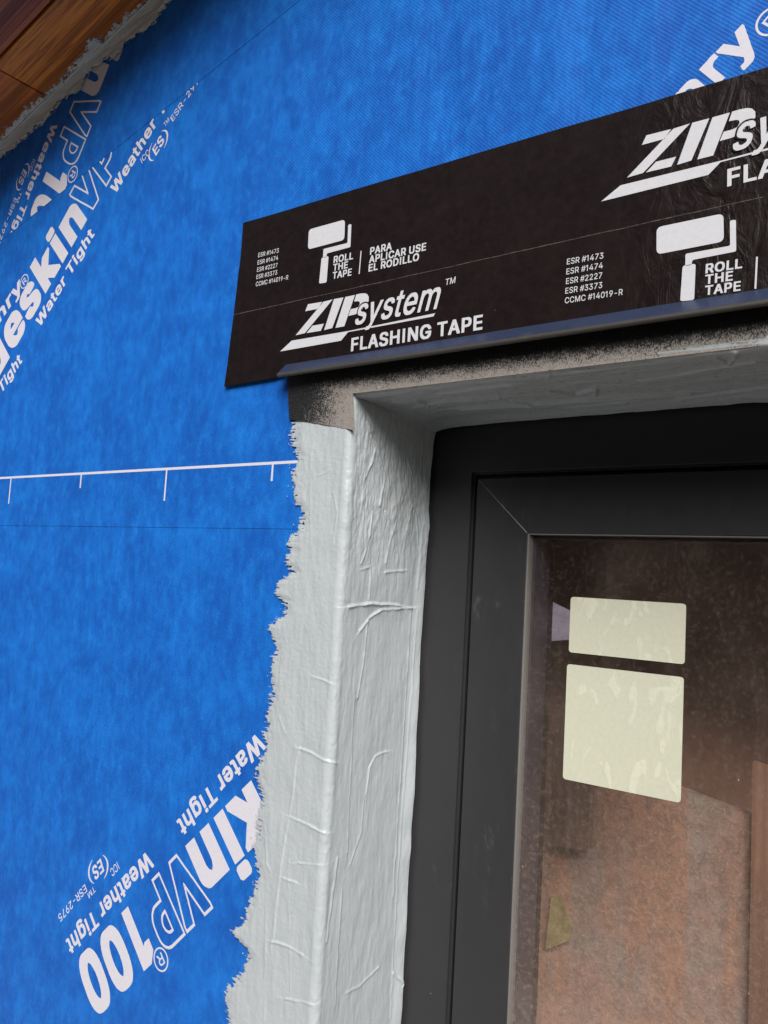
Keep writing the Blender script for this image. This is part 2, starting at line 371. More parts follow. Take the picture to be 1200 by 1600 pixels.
# ------------------------------------------------------------------ lettering
GLYPHS = json.loads(r"""{"L":{"#":[448,[[381,514,320,513,304,414,302,411,302,396,298,393,298,378,294,374,186,374,184,390,188,393,188,411,190,414,190,429,194,432,194,447,202,486,202,513,141,514,118,375,44,372,34,333,34,312,106,309,104,276,100,273,100,258,98,255,98,240,94,237,94,222,88,198,15,196,10,192,10,177,4,156,6,134,80,132,74,108,74,93,70,90,70,75,68,72,68,57,64,54,64,39,62,36,62,21,58,18,60,-8,122,-6,144,134,255,134,256,123,254,120,254,105,250,102,250,87,248,84,248,69,244,66,244,51,236,12,236,-6,297,-8,302,-3,302,12,304,15,304,30,308,33,322,132,398,135,406,195,334,198,350,306,354,310,426,310,430,324,430,342,434,345,432,374,362,375,368,399,374,453,376,456,376,471,380,474,380,489,382,492],[286,309,267,196,154,198,164,261,166,264,170,300,174,310]]],"-":[461,[[344,182,342,250,106,248,108,180]]],"0":[461,[[258,-12,294,-2,327,16,358,47,376,74,400,140,406,188,410,191,410,317,406,320,404,356,388,407,376,428,376,434,358,461,327,492,297,510,288,510,267,520,213,522,210,520,186,520,150,508,126,492,94,461,76,434,62,401,62,392,50,359,50,341,44,317,44,263,40,260,40,248,44,245,44,191,46,188,50,149,56,137,62,107,74,86,74,80,94,47,126,16,159,-2,168,-2,180,-8,192,-8,195,-12],[207,58,186,66,152,98,130,143,122,176,118,218,116,221,116,287,118,290,118,314,122,317,128,359,152,410,189,444,204,450,234,454,237,450,249,450,273,438,298,413,316,383,334,314,338,221,334,218,334,194,332,191,332,176,326,152,316,125,298,95,279,76,261,64,246,58]]],"1":[338,[[219,-8,220,513,132,514,20,432,20,354,33,352,138,430,146,432,146,-6]]],"2":[461,[[60,-8,394,-6,393,62,166,63,272,171,334,243,370,294,382,327,386,339,386,405,380,426,356,468,336,488,309,506,258,520,192,520,189,518,162,514,117,490,82,453,68,423,62,399,62,357,132,356,136,390,148,414,165,434,192,448,204,452,219,452,222,454,246,452,279,436,302,414,314,384,314,360,304,330,274,285,58,54]]],"3":[461,[[66,514,66,444,272,443,152,305,152,242,225,240,270,228,288,216,310,191,322,158,322,128,304,92,282,72,240,58,195,58,171,64,150,76,128,98,118,116,114,138,39,138,40,98,46,89,50,74,62,53,90,24,126,4,153,-6,177,-8,180,-12,261,-12,312,4,348,28,368,47,392,89,398,113,398,182,376,230,336,270,315,282,288,292,238,296,376,452,376,512]]],"4":[461,[[315,514,238,513,34,165,36,98,273,98,276,-8,348,-8,350,96,418,99,418,168,350,171,350,321,274,321,273,170,122,171,314,495,316,501]]],"5":[461,[[369,514,88,512,76,383,74,380,64,278,62,275,62,248,81,244,102,244,105,240,135,240,144,250,168,262,195,264,213,270,243,268,279,250,298,230,310,212,322,164,316,128,298,95,270,70,240,58,201,58,171,70,142,95,126,136,57,136,56,101,76,53,93,34,135,4,183,-12,258,-12,282,-6,312,6,333,22,362,50,380,77,394,122,398,191,386,239,356,287,318,318,294,330,255,340,201,340,168,330,147,318,142,320,146,356,148,359,148,383,152,386,152,410,154,413,154,437,159,444,369,444]]],"7":[461,[[93,-8,168,-8,176,0,398,444,396,514,56,513,57,446,310,444,152,123,146,117,92,9]]],"9":[461,[[126,-8,204,-8,212,0,344,195,370,243,388,288,388,300,394,318,394,381,386,417,358,465,336,488,285,514,261,520,192,520,159,512,117,488,92,462,64,411,58,387,58,315,64,300,64,288,92,240,120,214,153,196,177,194,180,190,254,192,128,12,124,6],[213,454,249,452,279,436,302,414,320,372,320,330,302,288,273,262,243,250,210,250,192,256,168,272,152,288,140,309,130,348,134,375,152,414,183,442]]],"C":[518,[[387,16,411,34,440,62,458,89,476,134,478,164,402,166,382,119,348,84,312,66,282,64,279,60,243,60,231,66,213,70,189,82,154,113,140,134,122,173,112,209,112,230,110,233,110,275,112,278,116,314,130,359,154,395,189,426,219,442,228,442,240,448,261,448,267,450,270,448,306,444,348,424,386,386,398,362,402,342,477,342,478,362,466,401,442,443,405,480,393,490,339,514,315,516,312,520,288,520,285,522,252,522,249,520,219,520,159,498,123,474,94,446,68,407,46,359,44,332,38,314,38,287,34,284,34,224,38,221,38,194,40,191,46,149,58,119,82,77,120,36,144,18,189,-2,213,-8,228,-8,231,-12,309,-12,363,4]]],"E":[427,[[378,-8,378,62,130,63,132,224,362,225,360,292,132,292,130,444,375,446,376,513,54,514,52,-6]]],"I":[238,[[78,-8,152,-6,150,514,76,513]]],"M":[636,[[54,514,52,-6,128,-6,129,386,160,291,220,147,224,132,278,-3,282,-8,345,-8,350,-3,404,132,406,147,430,201,434,216,458,270,498,386,496,-6,573,-8,574,513,470,513,428,408,424,393,406,354,404,339,392,315,388,300,376,276,374,261,362,237,358,222,346,198,315,98,284,195,272,219,268,234,250,273,248,288,230,327,226,342,214,366,212,381,194,420,190,435,160,510,156,514]]],"R":[457,[[54,514,52,-6,130,-6,130,189,240,190,256,165,346,-6,432,-8,434,9,430,15,424,21,412,48,406,54,394,81,388,87,326,204,360,224,388,252,410,297,412,330,416,333,416,372,412,375,410,408,388,453,360,482,342,494,315,506,291,508,288,512,267,512,264,514],[130,261,132,446,255,446,294,434,326,405,338,372,338,333,328,306,306,280,291,272,261,262,228,262,225,260]]],"S":[455,[[297,514,285,514,267,520,186,520,132,506,102,488,80,468,58,438,46,405,50,333,68,297,93,272,105,262,159,238,207,224,228,220,291,200,315,184,328,171,338,153,338,141,340,138,338,135,338,123,322,96,291,70,270,62,246,58,243,56,204,56,156,70,124,99,112,126,112,138,108,142,33,142,34,105,44,78,64,45,96,16,123,2,150,-8,174,-10,177,-14,270,-14,315,-2,357,20,394,60,410,93,412,105,412,174,404,201,388,222,366,244,315,272,258,290,216,298,174,314,153,326,128,351,122,366,122,384,134,411,156,434,180,446,204,452,246,452,270,446,294,434,326,399,328,378,333,370,405,370,406,399,404,402,404,414,386,453,342,494]]],"T":[457,[[261,-8,262,444,420,446,422,513,27,514,27,446,188,444,188,-6]]]},"B":{"A":[518,[[490,-18,490,18,482,45,466,78,460,102,454,111,448,135,434,168,428,192,412,225,406,249,400,258,394,282,380,315,374,339,358,372,352,396,346,405,340,429,334,438,304,525,174,526,148,453,142,444,136,420,130,411,124,387,118,378,112,354,106,345,100,321,94,312,88,288,82,279,76,255,70,246,64,222,58,213,52,189,46,180,40,156,34,147,28,123,22,114,16,90,10,81,4,57,-2,48,-10,21,-10,-18,111,-20,162,124,315,124,326,105,334,72,340,63,350,30,356,21,369,-20],[237,344,242,342,262,273,284,222,282,218,196,219]]],"C":[548,[[408,4,432,22,460,50,478,77,500,134,500,176,381,178,362,131,327,96,279,76,243,78,210,94,195,106,160,146,142,185,134,221,134,242,130,245,134,287,152,347,176,383,210,414,240,430,249,430,261,436,285,432,327,412,364,374,376,350,381,330,498,330,500,374,488,413,476,437,464,455,414,502,369,522,333,532,309,532,306,534,198,532,159,520,126,504,102,486,62,443,38,401,22,359,22,344,16,326,16,299,14,296,14,212,16,209,16,182,20,179,26,137,46,89,74,50,114,12,159,-12,192,-20,207,-20,210,-24,330,-24,384,-8]]],"D":[540,[[33,-20,243,-20,246,-16,294,-16,330,-8,375,10,402,28,440,66,466,114,478,147,478,159,484,177,484,198,488,201,488,309,484,312,484,333,472,381,446,435,402,482,381,496,339,514,303,524,276,524,273,526,32,525],[153,74,152,432,216,434,219,430,237,430,261,424,294,410,315,394,340,366,356,336,370,279,370,231,368,228,364,201,356,174,338,141,315,116,294,100,270,88,225,76]]],"E":[457,[[399,-20,399,74,152,75,153,212,382,213,381,304,153,304,152,432,396,434,398,525,33,526,32,-18]]],"F":[448,[[33,-20,152,-18,153,202,374,204,372,296,152,297,152,432,393,434,393,526,32,525]]],"G":[558,[[120,502,93,480,58,440,40,410,28,380,16,332,16,308,14,305,14,203,16,200,16,176,22,161,26,137,38,113,40,98,64,59,102,22,126,4,156,-12,192,-20,207,-20,210,-24,333,-24,369,-14,405,0,432,18,464,50,494,104,502,140,502,167,506,170,506,272,258,274,258,180,382,179,380,161,368,137,330,96,297,78,267,72,234,82,210,94,178,122,160,146,142,185,134,221,134,242,130,245,134,287,146,332,166,374,210,414,240,430,249,430,261,436,264,432,291,430,327,412,362,374,381,330,498,330,500,377,490,407,476,437,464,455,432,486,411,502,369,522,330,532,306,532,303,534,198,532,156,520]]],"H":[555,[[33,-20,152,-18,153,214,363,214,364,-18,484,-18,483,526,364,525,363,308,153,308,152,525,32,525]]],"I":[268,[[57,-20,172,-18,171,526,56,525]]],"L":[431,[[33,526,32,-18,387,-20,387,74,152,75,152,525]]],"M":[666,[[594,526,448,525,406,420,404,405,386,366,382,351,370,327,368,312,356,288,352,273,340,249,338,234,326,210,315,176,182,522,177,526,33,526,32,-18,148,-18,150,256,256,-15,261,-20,366,-20,370,-15,474,250,476,-18,594,-20]]],"N":[561,[[489,-20,490,525,370,525,369,202,172,510,170,519,162,526,33,526,32,-18,152,-18,153,308,360,-20]]],"O":[571,[[375,-12,420,12,460,50,488,89,508,140,508,152,518,182,520,287,518,290,518,326,508,356,508,368,494,407,472,443,432,486,408,504,357,526,333,532,306,532,303,534,231,534,228,532,198,532,138,510,102,486,62,443,38,401,22,359,22,344,16,326,16,299,14,296,14,212,16,209,16,182,20,179,26,137,38,107,62,65,99,24,123,6,159,-12,210,-24,324,-24],[261,72,210,94,166,137,152,161,140,194,136,218,134,221,130,263,134,266,136,302,146,332,172,380,210,414,234,426,270,436,294,430,324,414,368,371,386,338,394,311,398,287,400,284,400,257,404,254,400,251,400,224,398,221,394,197,382,164,368,137,342,108,318,90,282,76]]],"P":[483,[[33,-20,152,-18,153,166,261,166,264,170,303,170,318,176,330,176,381,202,416,243,430,282,434,315,436,318,434,402,418,447,406,465,378,494,360,506,333,518,309,520,306,524,288,524,285,526,32,525],[153,260,152,432,234,434,264,424,279,416,302,393,310,375,316,351,310,321,296,294,267,272,240,262]]],"R":[487,[[33,526,32,-18,152,-18,152,177,219,178,236,153,327,-20,453,-20,454,21,358,195,360,200,381,212,410,240,424,267,434,297,436,384,434,387,430,420,410,465,381,494,363,506,336,518,312,520,309,524,288,524,285,526],[153,272,153,434,234,434,258,428,282,416,304,393,314,372,316,345,308,318,285,292,270,284,240,274]]],"S":[485,[[90,-4,129,-20,153,-22,156,-26,291,-26,294,-22,306,-22,351,-8,378,8,406,36,428,72,434,93,434,186,424,213,410,234,387,256,336,284,279,302,237,310,183,332,146,369,148,390,177,422,201,434,225,440,249,434,273,422,304,387,308,366,312,358,426,358,428,411,416,450,406,465,375,496,342,518,288,532,165,532,162,530,150,530,111,518,81,500,58,480,34,444,26,417,26,339,28,336,28,321,46,285,84,250,114,236,270,188,294,172,308,159,316,141,316,135,302,108,270,82,237,70,210,70,177,82,146,111,134,138,134,150,129,154,12,154,10,114,22,66,44,33,63,14]]],"T":[487,[[282,-20,284,432,441,434,442,525,6,526,6,434,166,432,166,-18]]],"U":[555,[[33,528,32,157,34,154,34,124,44,88,70,43,99,14,126,-4,189,-24,327,-24,378,-10,414,12,460,61,472,88,482,121,482,142,484,145,484,526,364,526,364,172,350,130,315,92,294,80,264,72,252,72,207,90,176,118,158,151,152,175,152,526]]],"V":[518,[[-10,525,-10,486,-4,477,32,372,38,363,82,234,98,201,104,177,128,120,176,-18,303,-20,308,-15,314,9,320,18,326,42,332,51,338,75,344,84,350,108,356,117,362,141,368,150,374,174,380,183,386,207,392,216,398,240,404,249,410,273,416,282,422,306,428,315,434,339,440,348,446,372,452,381,458,405,488,480,490,489,490,525,368,525,338,435,332,426,310,357,304,348,284,279,278,270,244,165,240,160,212,249,206,258,196,291,190,300,182,333,176,342,112,525]]],"W":[724,[[698,525,574,525,532,351,526,339,500,222,492,202,470,294,464,306,454,351,448,363,436,420,430,432,422,477,416,489,410,522,405,526,278,525,278,516,272,504,260,447,254,435,244,390,238,378,226,321,220,309,195,206,190,207,178,264,172,276,158,345,152,357,110,525,-9,526,-10,486,-4,462,2,450,4,429,10,417,14,396,20,384,22,363,28,351,32,330,38,318,40,297,62,231,64,210,70,198,74,177,80,165,82,144,88,132,92,111,98,99,100,78,106,66,128,-18,256,-18,342,292,350,279,356,246,362,234,364,213,370,201,376,168,382,156,386,135,392,123,398,90,404,78,428,-18,555,-20,562,-3,574,51,586,84,608,171,620,204,640,291,646,303,674,411,694,477]]],"a":[427,[[363,-20,364,282,362,285,358,318,338,357,312,380,267,398,249,398,246,400,135,400,90,388,51,364,28,339,14,309,15,272,24,272,69,256,126,256,153,290,183,308,198,310,219,302,238,282,244,270,244,258,234,250,210,244,168,242,165,238,147,238,144,236,96,230,45,208,22,189,8,162,4,150,2,90,4,87,4,63,10,45,28,15,60,-10,105,-26,213,-26,237,-20,246,-14,252,-20],[248,156,248,138,232,105,207,80,183,68,165,68,147,74,128,90,122,102,124,114,144,134,162,142,174,142,204,152]]],"e":[442,[[87,378,50,343,32,316,16,277,8,241,8,145,10,142,10,124,20,88,44,40,90,-4,96,-4,117,-16,150,-24,273,-24,276,-22,291,-22,327,-6,345,6,380,43,392,70,390,110,339,122,279,122,252,86,228,72,201,68,174,80,160,91,140,118,128,148,396,150,398,250,394,253,392,280,374,325,362,343,333,372,309,386,276,398,261,398,258,402,147,402,117,392],[130,241,146,268,162,288,201,308,210,308,237,296,254,280,274,241]]],"g":[463,[[396,396,288,396,285,388,276,394,243,402,156,402,153,400,132,400,87,382,56,353,28,314,14,275,14,263,8,245,8,137,22,83,56,32,66,22,111,-6,135,-12,252,-12,284,-1,280,-19,272,-40,252,-60,237,-68,210,-78,177,-68,156,-54,129,-24,72,-24,33,-44,26,-52,26,-91,32,-103,69,-140,84,-150,105,-158,114,-158,126,-164,144,-164,147,-168,267,-168,270,-164,297,-162,339,-144,360,-128,380,-106,398,-61],[204,310,237,294,260,272,274,245,284,212,284,173,272,134,246,100,213,82,195,82,171,94,148,116,136,137,124,182,128,221,146,266,171,294]]],"h":[448,[[27,526,26,-18,140,-18,140,207,142,210,142,237,158,273,186,298,204,308,213,308,228,302,248,285,262,261,266,237,268,234,268,-18,381,-20,382,294,370,336,358,354,330,382,285,400,171,400,141,388,140,525]]],"i":[205,[[27,-20,140,-18,138,398,26,396],[148,444,152,450,152,516,129,538,120,542,48,542,33,536,20,522,14,504,14,462,20,444,39,428,48,424,120,424,138,434]]],"m":[648,[[584,-18,584,300,580,303,578,327,566,351,537,382,516,394,486,404,387,404,354,394,324,374,318,374,294,394,261,404,171,404,141,392,138,398,26,396,27,-20,140,-18,140,219,142,222,142,246,158,279,177,298,195,308,204,308,216,302,238,279,248,249,249,-20,362,-18,362,243,368,264,380,285,390,296,411,308,423,308,441,298,458,282,466,261,466,246,470,243,470,-18]]],"n":[448,[[381,-20,382,294,380,297,376,321,358,354,321,388,285,400,171,400,144,388,140,390,138,398,27,398,26,-18,140,-18,140,207,142,210,142,237,158,273,186,298,204,308,213,308,228,302,248,285,262,261,266,237,268,234,268,-18]]],"r":[297,[[27,-20,140,-18,140,219,142,222,142,243,154,270,186,298,201,304,268,306,267,400,255,404,177,404,174,400,159,400,147,394,138,398,26,396]]],"s":[403,[[48,6,84,-16,120,-24,246,-24,288,-12,309,0,344,34,352,52,356,76,358,79,358,130,356,133,356,151,340,181,321,200,288,218,171,248,159,254,140,274,142,283,162,302,189,312,210,302,230,283,240,260,306,260,321,266,345,270,350,274,350,316,346,325,328,355,300,380,276,392,243,402,132,402,129,398,105,396,66,378,34,346,26,328,22,304,20,301,20,250,22,247,26,220,44,190,60,176,90,162,213,128,236,109,232,94,219,80,195,68,180,66,150,78,130,100,120,126,63,126,48,120,9,114,8,76,14,55,26,31]]],"t":[265,[[237,-18,238,32,230,71,171,72,158,86,154,113,152,116,152,308,230,311,230,395,152,398,150,490,39,490,38,398,-22,395,-22,311,38,308,38,68,40,65,40,44,56,14,72,-2,111,-20,225,-20]]],"y":[427,[[21,-158,33,-158,36,-162,144,-162,171,-152,206,-124,236,-67,268,26,304,113,308,128,344,215,346,230,374,293,386,332,398,356,396,396,278,395,195,166,112,395,-10,395,-10,359,56,194,58,179,70,155,74,140,86,116,88,101,100,77,104,62,116,38,118,23,130,-1,116,-40,93,-66,87,-68,36,-68,32,-73,28,-94,20,-118]]]},"K":{"0":[517,[[333,-18,366,0,398,32,416,59,416,65,428,86,442,137,446,173,448,176,448,332,446,335,442,371,428,422,416,443,416,449,398,476,366,508,336,526,327,526,306,534,282,534,279,538,174,538,171,534,147,534,111,522,87,508,56,476,38,449,22,416,22,407,10,374,10,356,4,332,2,233,4,230,4,176,8,173,10,134,16,122,22,92,38,59,56,32,87,0,120,-18,156,-26,297,-26],[225,82,190,113,170,158,158,209,154,272,158,275,160,317,172,359,190,395,219,424,228,426,260,398,278,368,296,299,298,236,296,233,292,191,278,140,260,110,240,90]]],"1":[394,[[258,-22,260,528,93,530,-20,447,-20,339,72,338,99,358,106,360,106,-21]]],"B":[520,[[15,530,14,-21,291,-22,294,-20,333,-20,372,-10,411,8,446,45,458,72,460,102,464,105,464,168,460,171,458,204,440,237,406,267,434,300,442,330,442,417,436,441,422,471,381,508,348,524,336,524,318,530],[171,208,228,208,231,206,243,206,273,190,292,171,304,150,308,132,302,120,285,100,267,88,234,80,171,76],[171,304,170,429,213,430,216,428,231,428,249,422,267,410,280,393,286,378,286,363,278,345,255,322,237,314,216,308]]],"P":[509,[[15,-22,168,-22,171,164,279,164,282,166,321,166,336,172,348,172,399,200,428,231,440,252,452,291,454,381,452,384,448,417,436,450,424,468,396,496,351,520,327,524,324,526,306,526,303,530,14,528],[171,262,170,429,216,430,246,422,261,412,284,390,292,372,298,348,292,324,278,297,249,274,222,266]]],"V":[544,[[-28,528,-28,483,-22,474,14,369,20,360,64,231,80,198,86,174,110,117,158,-21,321,-22,326,-18,332,6,338,15,344,39,350,48,356,72,362,81,368,105,374,114,380,138,386,147,392,171,398,180,404,204,410,213,416,237,422,246,428,270,434,279,440,303,446,312,452,336,458,345,464,369,470,378,476,402,506,477,508,486,508,528,350,528,320,438,314,429,292,360,286,351,266,282,260,273,244,222,240,218,130,528]]],"e":[468,[[69,380,32,346,14,319,-2,280,-10,244,-10,142,-8,139,-8,121,2,85,26,37,72,-6,78,-6,99,-18,132,-28,291,-28,327,-18,363,2,392,31,406,58,410,67,408,114,357,126,261,126,244,100,210,74,178,94,158,121,148,145,414,146,416,253,412,256,412,271,398,316,380,346,351,374,333,386,294,402,279,402,276,404,129,404,99,396],[152,244,172,277,204,300,219,294,236,277,254,247,252,242]]],"i":[231,[[9,-22,158,-21,156,400,8,399],[170,447,170,519,147,542,138,544,30,544,15,538,-2,519,-4,507,-4,459,2,441,21,424,30,422,138,422,156,430]]],"k":[445,[[9,530,8,-21,156,-22,159,94,249,-22,414,-22,416,24,266,213,404,357,404,399,240,400,159,320,158,528]]],"l":[253,[[9,530,8,52,16,16,39,-10,66,-22,216,-22,225,-18,226,28,220,43,218,70,213,74,177,74,171,78,164,85,158,106,158,529]]],"n":[474,[[9,400,8,-21,158,-21,158,204,160,207,160,234,176,270,195,290,210,298,238,270,250,231,250,-21,399,-22,400,297,398,300,394,324,376,357,339,392,303,404]]],"s":[429,[[30,2,66,-18,102,-28,264,-28,306,-16,327,-4,350,16,370,49,374,73,376,76,374,154,358,184,339,204,306,222,189,252,177,258,160,274,160,280,186,302,212,280,222,258,324,258,339,264,363,266,368,271,368,319,346,358,330,374,294,396,261,404,114,404,111,402,87,398,48,380,16,349,8,331,4,307,2,304,2,247,4,244,8,217,26,187,42,174,72,158,195,126,218,106,214,97,201,84,180,74,168,80,154,94,138,128,45,128,30,122,-9,116,-10,73,-4,52,8,28]]],"u":[474,[[399,-22,400,397,250,397,250,151,244,130,230,103,201,80,178,100,166,118,160,136,160,163,158,166,158,397,9,398,8,88,20,46,38,16,63,-6,87,-18,111,-24]]]},"S":{"e":[421,[[162,392,132,384,102,368,87,356,64,334,40,295,22,232,22,154,26,151,26,133,28,130,32,106,58,49,105,6,111,6,132,-6,165,-16,258,-16,261,-12,276,-12,294,-6,330,14,358,43,376,79,376,100,324,114,294,114,278,88,249,66,234,60,198,56,177,62,146,82,118,121,110,157,381,158,382,241,380,244,376,271,364,304,346,334,318,362,300,374,261,390,246,390,243,392],[112,232,116,250,140,289,159,306,195,320,225,318,252,306,280,271,292,241,291,230]]],"m":[627,[[568,-9,568,291,566,294,562,318,550,342,522,374,501,386,471,394,402,394,369,386,348,374,318,344,314,354,288,380,279,386,246,394,186,394,174,392,153,382,126,362,123,388,40,387,42,-10,124,-9,124,228,128,231,128,255,142,288,162,308,189,320,210,320,231,310,254,288,260,273,260,261,262,258,264,-10,346,-9,346,252,352,273,364,294,384,310,405,320,429,320,447,314,472,291,482,270,482,255,484,252,484,-9]]],"s":[382,[[261,384,228,392,147,392,144,390,120,386,81,368,50,337,40,319,38,295,34,292,38,238,46,217,60,198,75,186,105,170,228,138,250,118,254,109,254,97,248,85,234,72,198,56,165,56,135,68,116,91,105,116,78,116,63,110,24,104,22,85,26,73,40,40,63,14,99,-6,135,-16,231,-16,234,-12,246,-12,273,-4,306,18,328,43,338,61,340,85,344,88,340,142,326,172,306,192,255,216,156,240,144,246,122,271,122,283,147,312,180,324,195,324,225,312,244,292,255,270,291,270,306,276,330,278,334,283,334,307,320,337,297,362]]],"t":[244,[[222,-8,224,23,214,62,186,64,183,60,162,60,156,64,142,77,140,104,136,107,136,317,213,318,214,386,136,389,135,480,54,480,52,389,-8,386,-8,320,52,317,52,77,56,74,56,53,70,23,87,6,108,-6,126,-12,210,-12]]],"y":[406,[[36,-150,48,-150,51,-152,129,-152,156,-144,190,-115,220,-58,254,35,290,122,292,137,328,224,332,239,358,302,370,341,382,365,381,388,292,386,266,308,260,299,254,275,248,266,242,242,236,233,226,200,220,191,195,112,98,386,4,386,4,368,10,359,14,344,26,320,28,305,40,281,44,266,56,242,58,227,70,203,74,188,86,164,88,149,148,-1,130,-49,108,-74,102,-78,51,-78,46,-82,44,-103,34,-127]]]}}""")      # letter outlines in four weights: light, bold, black and the slim logo face
def raw_text(s, wt='B', space=0, outline=None):
    cu = bpy.data.curves.new('t', 'CURVE'); cu.dimensions = '2D'; cu.fill_mode = 'FRONT'
    if outline: cu.fill_mode = 'NONE'; cu.bevel_depth = outline; cu.bevel_resolution = 1
    x = 0; ext = []; hts = []
    for ch in s:
        if ch == ' ': x += .20; ext.append((x, x)); continue
        adv, loops = GLYPHS[wt][ch]; xs = [q for lp in loops for q in lp[::2]]
        ext.append((x + min(xs) / 1000, x + max(xs) / 1000))
        for lp in loops:
            sp = cu.splines.new('POLY'); sp.points.add(len(lp) // 2 - 1); sp.use_cyclic_u = True
            for i in range(len(lp) // 2): sp.points[i].co = (x + lp[2 * i] / 1000, lp[2 * i + 1] / 1000, 0, 1)
        x += adv / 1000 + space
    o = bpy.data.objects.new('t', cu); col.objects.link(o)
    dg = bpy.context.evaluated_depsgraph_get(); dg.update()
    me = bpy.data.meshes.new_from_object(o.evaluated_get(dg))
    v = np.empty(len(me.vertices) * 3); me.vertices.foreach_get('co', v); v = v.reshape(-1, 3)
    f = [tuple(p.vertices) for p in me.polygons]
    bpy.data.objects.remove(o); bpy.data.curves.remove(cu); bpy.data.meshes.remove(me)
    return v, f, ext
CAPH = {'L': .515, 'B': .527, 'K': .530, 'S': .518}; XH = {'L': .387, 'B': .397, 'K': .400, 'S': .390}; DROP = {'L': .006, 'B': .018, 'K': .021, 'S': .009}
def lettering(s, p0, p1, h, parent, mat, yf, wt='B', shear=0.0, i0=0, i1=None, x=False, outline=None, clip=None, name='lettering', space=0, only=None):
    """set a line of print on the wall plane: p0 = where character i0 starts, p1 = where character i1 - 1 ends, h = cap (or x) height in metres"""
    v, f, ext = raw_text(s, wt, space, outline)
    if only: v, f, _ = raw_text(s[:only], wt, space, outline)
    a = ext[i0][0]; b = ext[(i1 or len(s)) - 1][1]
    hh = (XH if x else CAPH)[wt] + DROP[wt]
    p0 = np.array(p0); p1 = np.array(p1); ex = (p1 - p0); L = np.hypot(*ex); ex = ex / L; ez = np.array([-ex[1], ex[0]])
    sx = L / (b - a); sy = h / hh
    vy = (v[:, 1] + DROP[wt]) * sy
    P = p0[None] + ((v[:, 0] - a) * sx + vy * shear)[:, None] * ex + vy[:, None] * ez
    zz = v[:, 2] * 0 if not outline else v[:, 2] * .0001 / outline
    V = np.column_stack([P[:, 0], np.full(len(P), yf) - zz, P[:, 1]])
    return letter_mesh(V, f, parent, mat, clip, name)
def letter_mesh(V, f, parent, mat, clip=None, name='lettering'):
    bm = bmesh.new(); vs = [bm.verts.new(tuple(p)) for p in V]
    for q in f:
        try: bm.faces.new([vs[i] for i in q])
        except ValueError: pass
    if clip:
        for (pt, nrm) in clip:
            bmesh.ops.bisect_plane(bm, geom=bm.verts[:] + bm.edges[:] + bm.faces[:], plane_co=(pt[0], 0, pt[1]), plane_no=(nrm[0], 0, nrm[1]), clear_outer=True)
    bm.normal_update()
    me = bpy.data.meshes.new(name); 
    for fc in bm.faces:
        if fc.normal.y > 0 and not clip == 'x': fc.normal_flip()
    bm.to_mesh(me); bm.free(); me.materials.append(mat)
    return put(bpy.data.objects.new(name, me), parent)
def plate(polys, parent, mat, yf, name='lettering', clip=None):
    V = []; F = []
    for p in polys:
        F.append(tuple(range(len(V), len(V) + len(p)))); V += [(q[0], yf, q[1]) for q in p]
    return letter_mesh(V, F, parent, mat, clip, name)
def arc_strip(c, ex, ez, rx, ry, a0, a1, w0, w1, n=18):
    """crescent of an ellipse in axes ex/ez, width w0 at its ends and w1 in its middle, as quads"""
    out = []
    for i in range(n):
        q = []
        for k, sgn in ((i, 1), (i + 1, 1), (i + 1, -1), (i, -1)):
            t = k / n; a = R(a0 + (a1 - a0) * t); ww = w0 + (w1 - w0) * math.sin(math.pi * t)
            q.append(c + ex * math.cos(a) * (rx + sgn * ww / 2) + ez * math.sin(a) * (ry + sgn * ww / 2))
        out.append(q)
    return out
def reg_mark(c, ex, r, parent, yf, mat=None):
    c = np.array(c); ex = np.array(ex) / np.hypot(*ex); ez = np.array([-ex[1], ex[0]])
    plate(arc_strip(c, ex, ez, r, r, 0, 360, r * .16, r * .16, 28), parent, mat or PRINT, yf, 'registered_mark')
    lettering('R', c - ex * r * .42 - ez * r * .52, c + ex * r * .48 - ez * r * .52, r * 1.05, parent, mat or PRINT, yf, 'L', name='registered_mark')
def es_logo(c, ex, h, parent, yf):
    c = np.array(c); ex = np.array(ex) / np.hypot(*ex); ez = np.array([-ex[1], ex[0]])
    lettering('ES', c - ex * h * .75 - ez * h * .5, c + ex * h * .70 - ez * h * .5, h, parent, PRINT, yf, 'B', .12, name='emblem')
    plate(arc_strip(c, ex, ez, h * 1.35, h * .95, 100, 215, h * .03, h * .2) + arc_strip(c, ex, ez, h * 1.35, h * .95, -80, 40, h * .03, h * .2), parent, PRINT, yf, 'emblem')
YL = -TH - .00015; YU = -2.1 * TH - .00015; YP = -3.2 * TH - .00015
seam_clip = [((s0[0], s0[1]), (SS, -1.0))]            # keep what lies above the seam
def dirv(a, b): d = b - a; return d / np.hypot(*d)
D45 = np.array([math.cos(R(44)), math.sin(R(44))]); P45 = np.array([-D45[1], D45[0]])
jamb_clip = [((XJ - .004, 0), (1.0, 0.0))]
def run(base, d, k): return np.array(base) + d * k
# main sheet, running up to the right
B0 = wl(20, 552); dM = dirv(B0, wl(129, 358))
lettering('Blueskin', B0, run(B0, dM, .1934), .044, upp, PRINT, YU, 'K', 0, 3, None, True)
lettering('VP', run(B0, dM, .1930), run(B0, dM, .2715), .0570, upp, PRINT, YU, 'K', outline=.013)
nM = np.array([-dM[1], dM[0]])
lettering('Henry', wl(0, 506), wl(37, 450), .0165, upp, PRINT, YU, 'B', 0, 2, None, True)
reg_mark(wl(39, 440), dM, .0085, upp, YU)
lettering('Water Tight', wl(63, 513), wl(149, 367), .0162, upp, PRINT, YU)
lettering('Water Tight', wl(3, 616), wl(36, 565), .0162, upp, PRINT, YU, 'B', 0, 6, None)
lettering('Weather Tight', wl(181, 305), wl(247, 194), .0162, upp, PRINT, YU, 'B', 0, 0, 7)
lettering('ICC', wl(223, 256), wl(235, 240), .0075, upp, PRINT, YU, 'L')
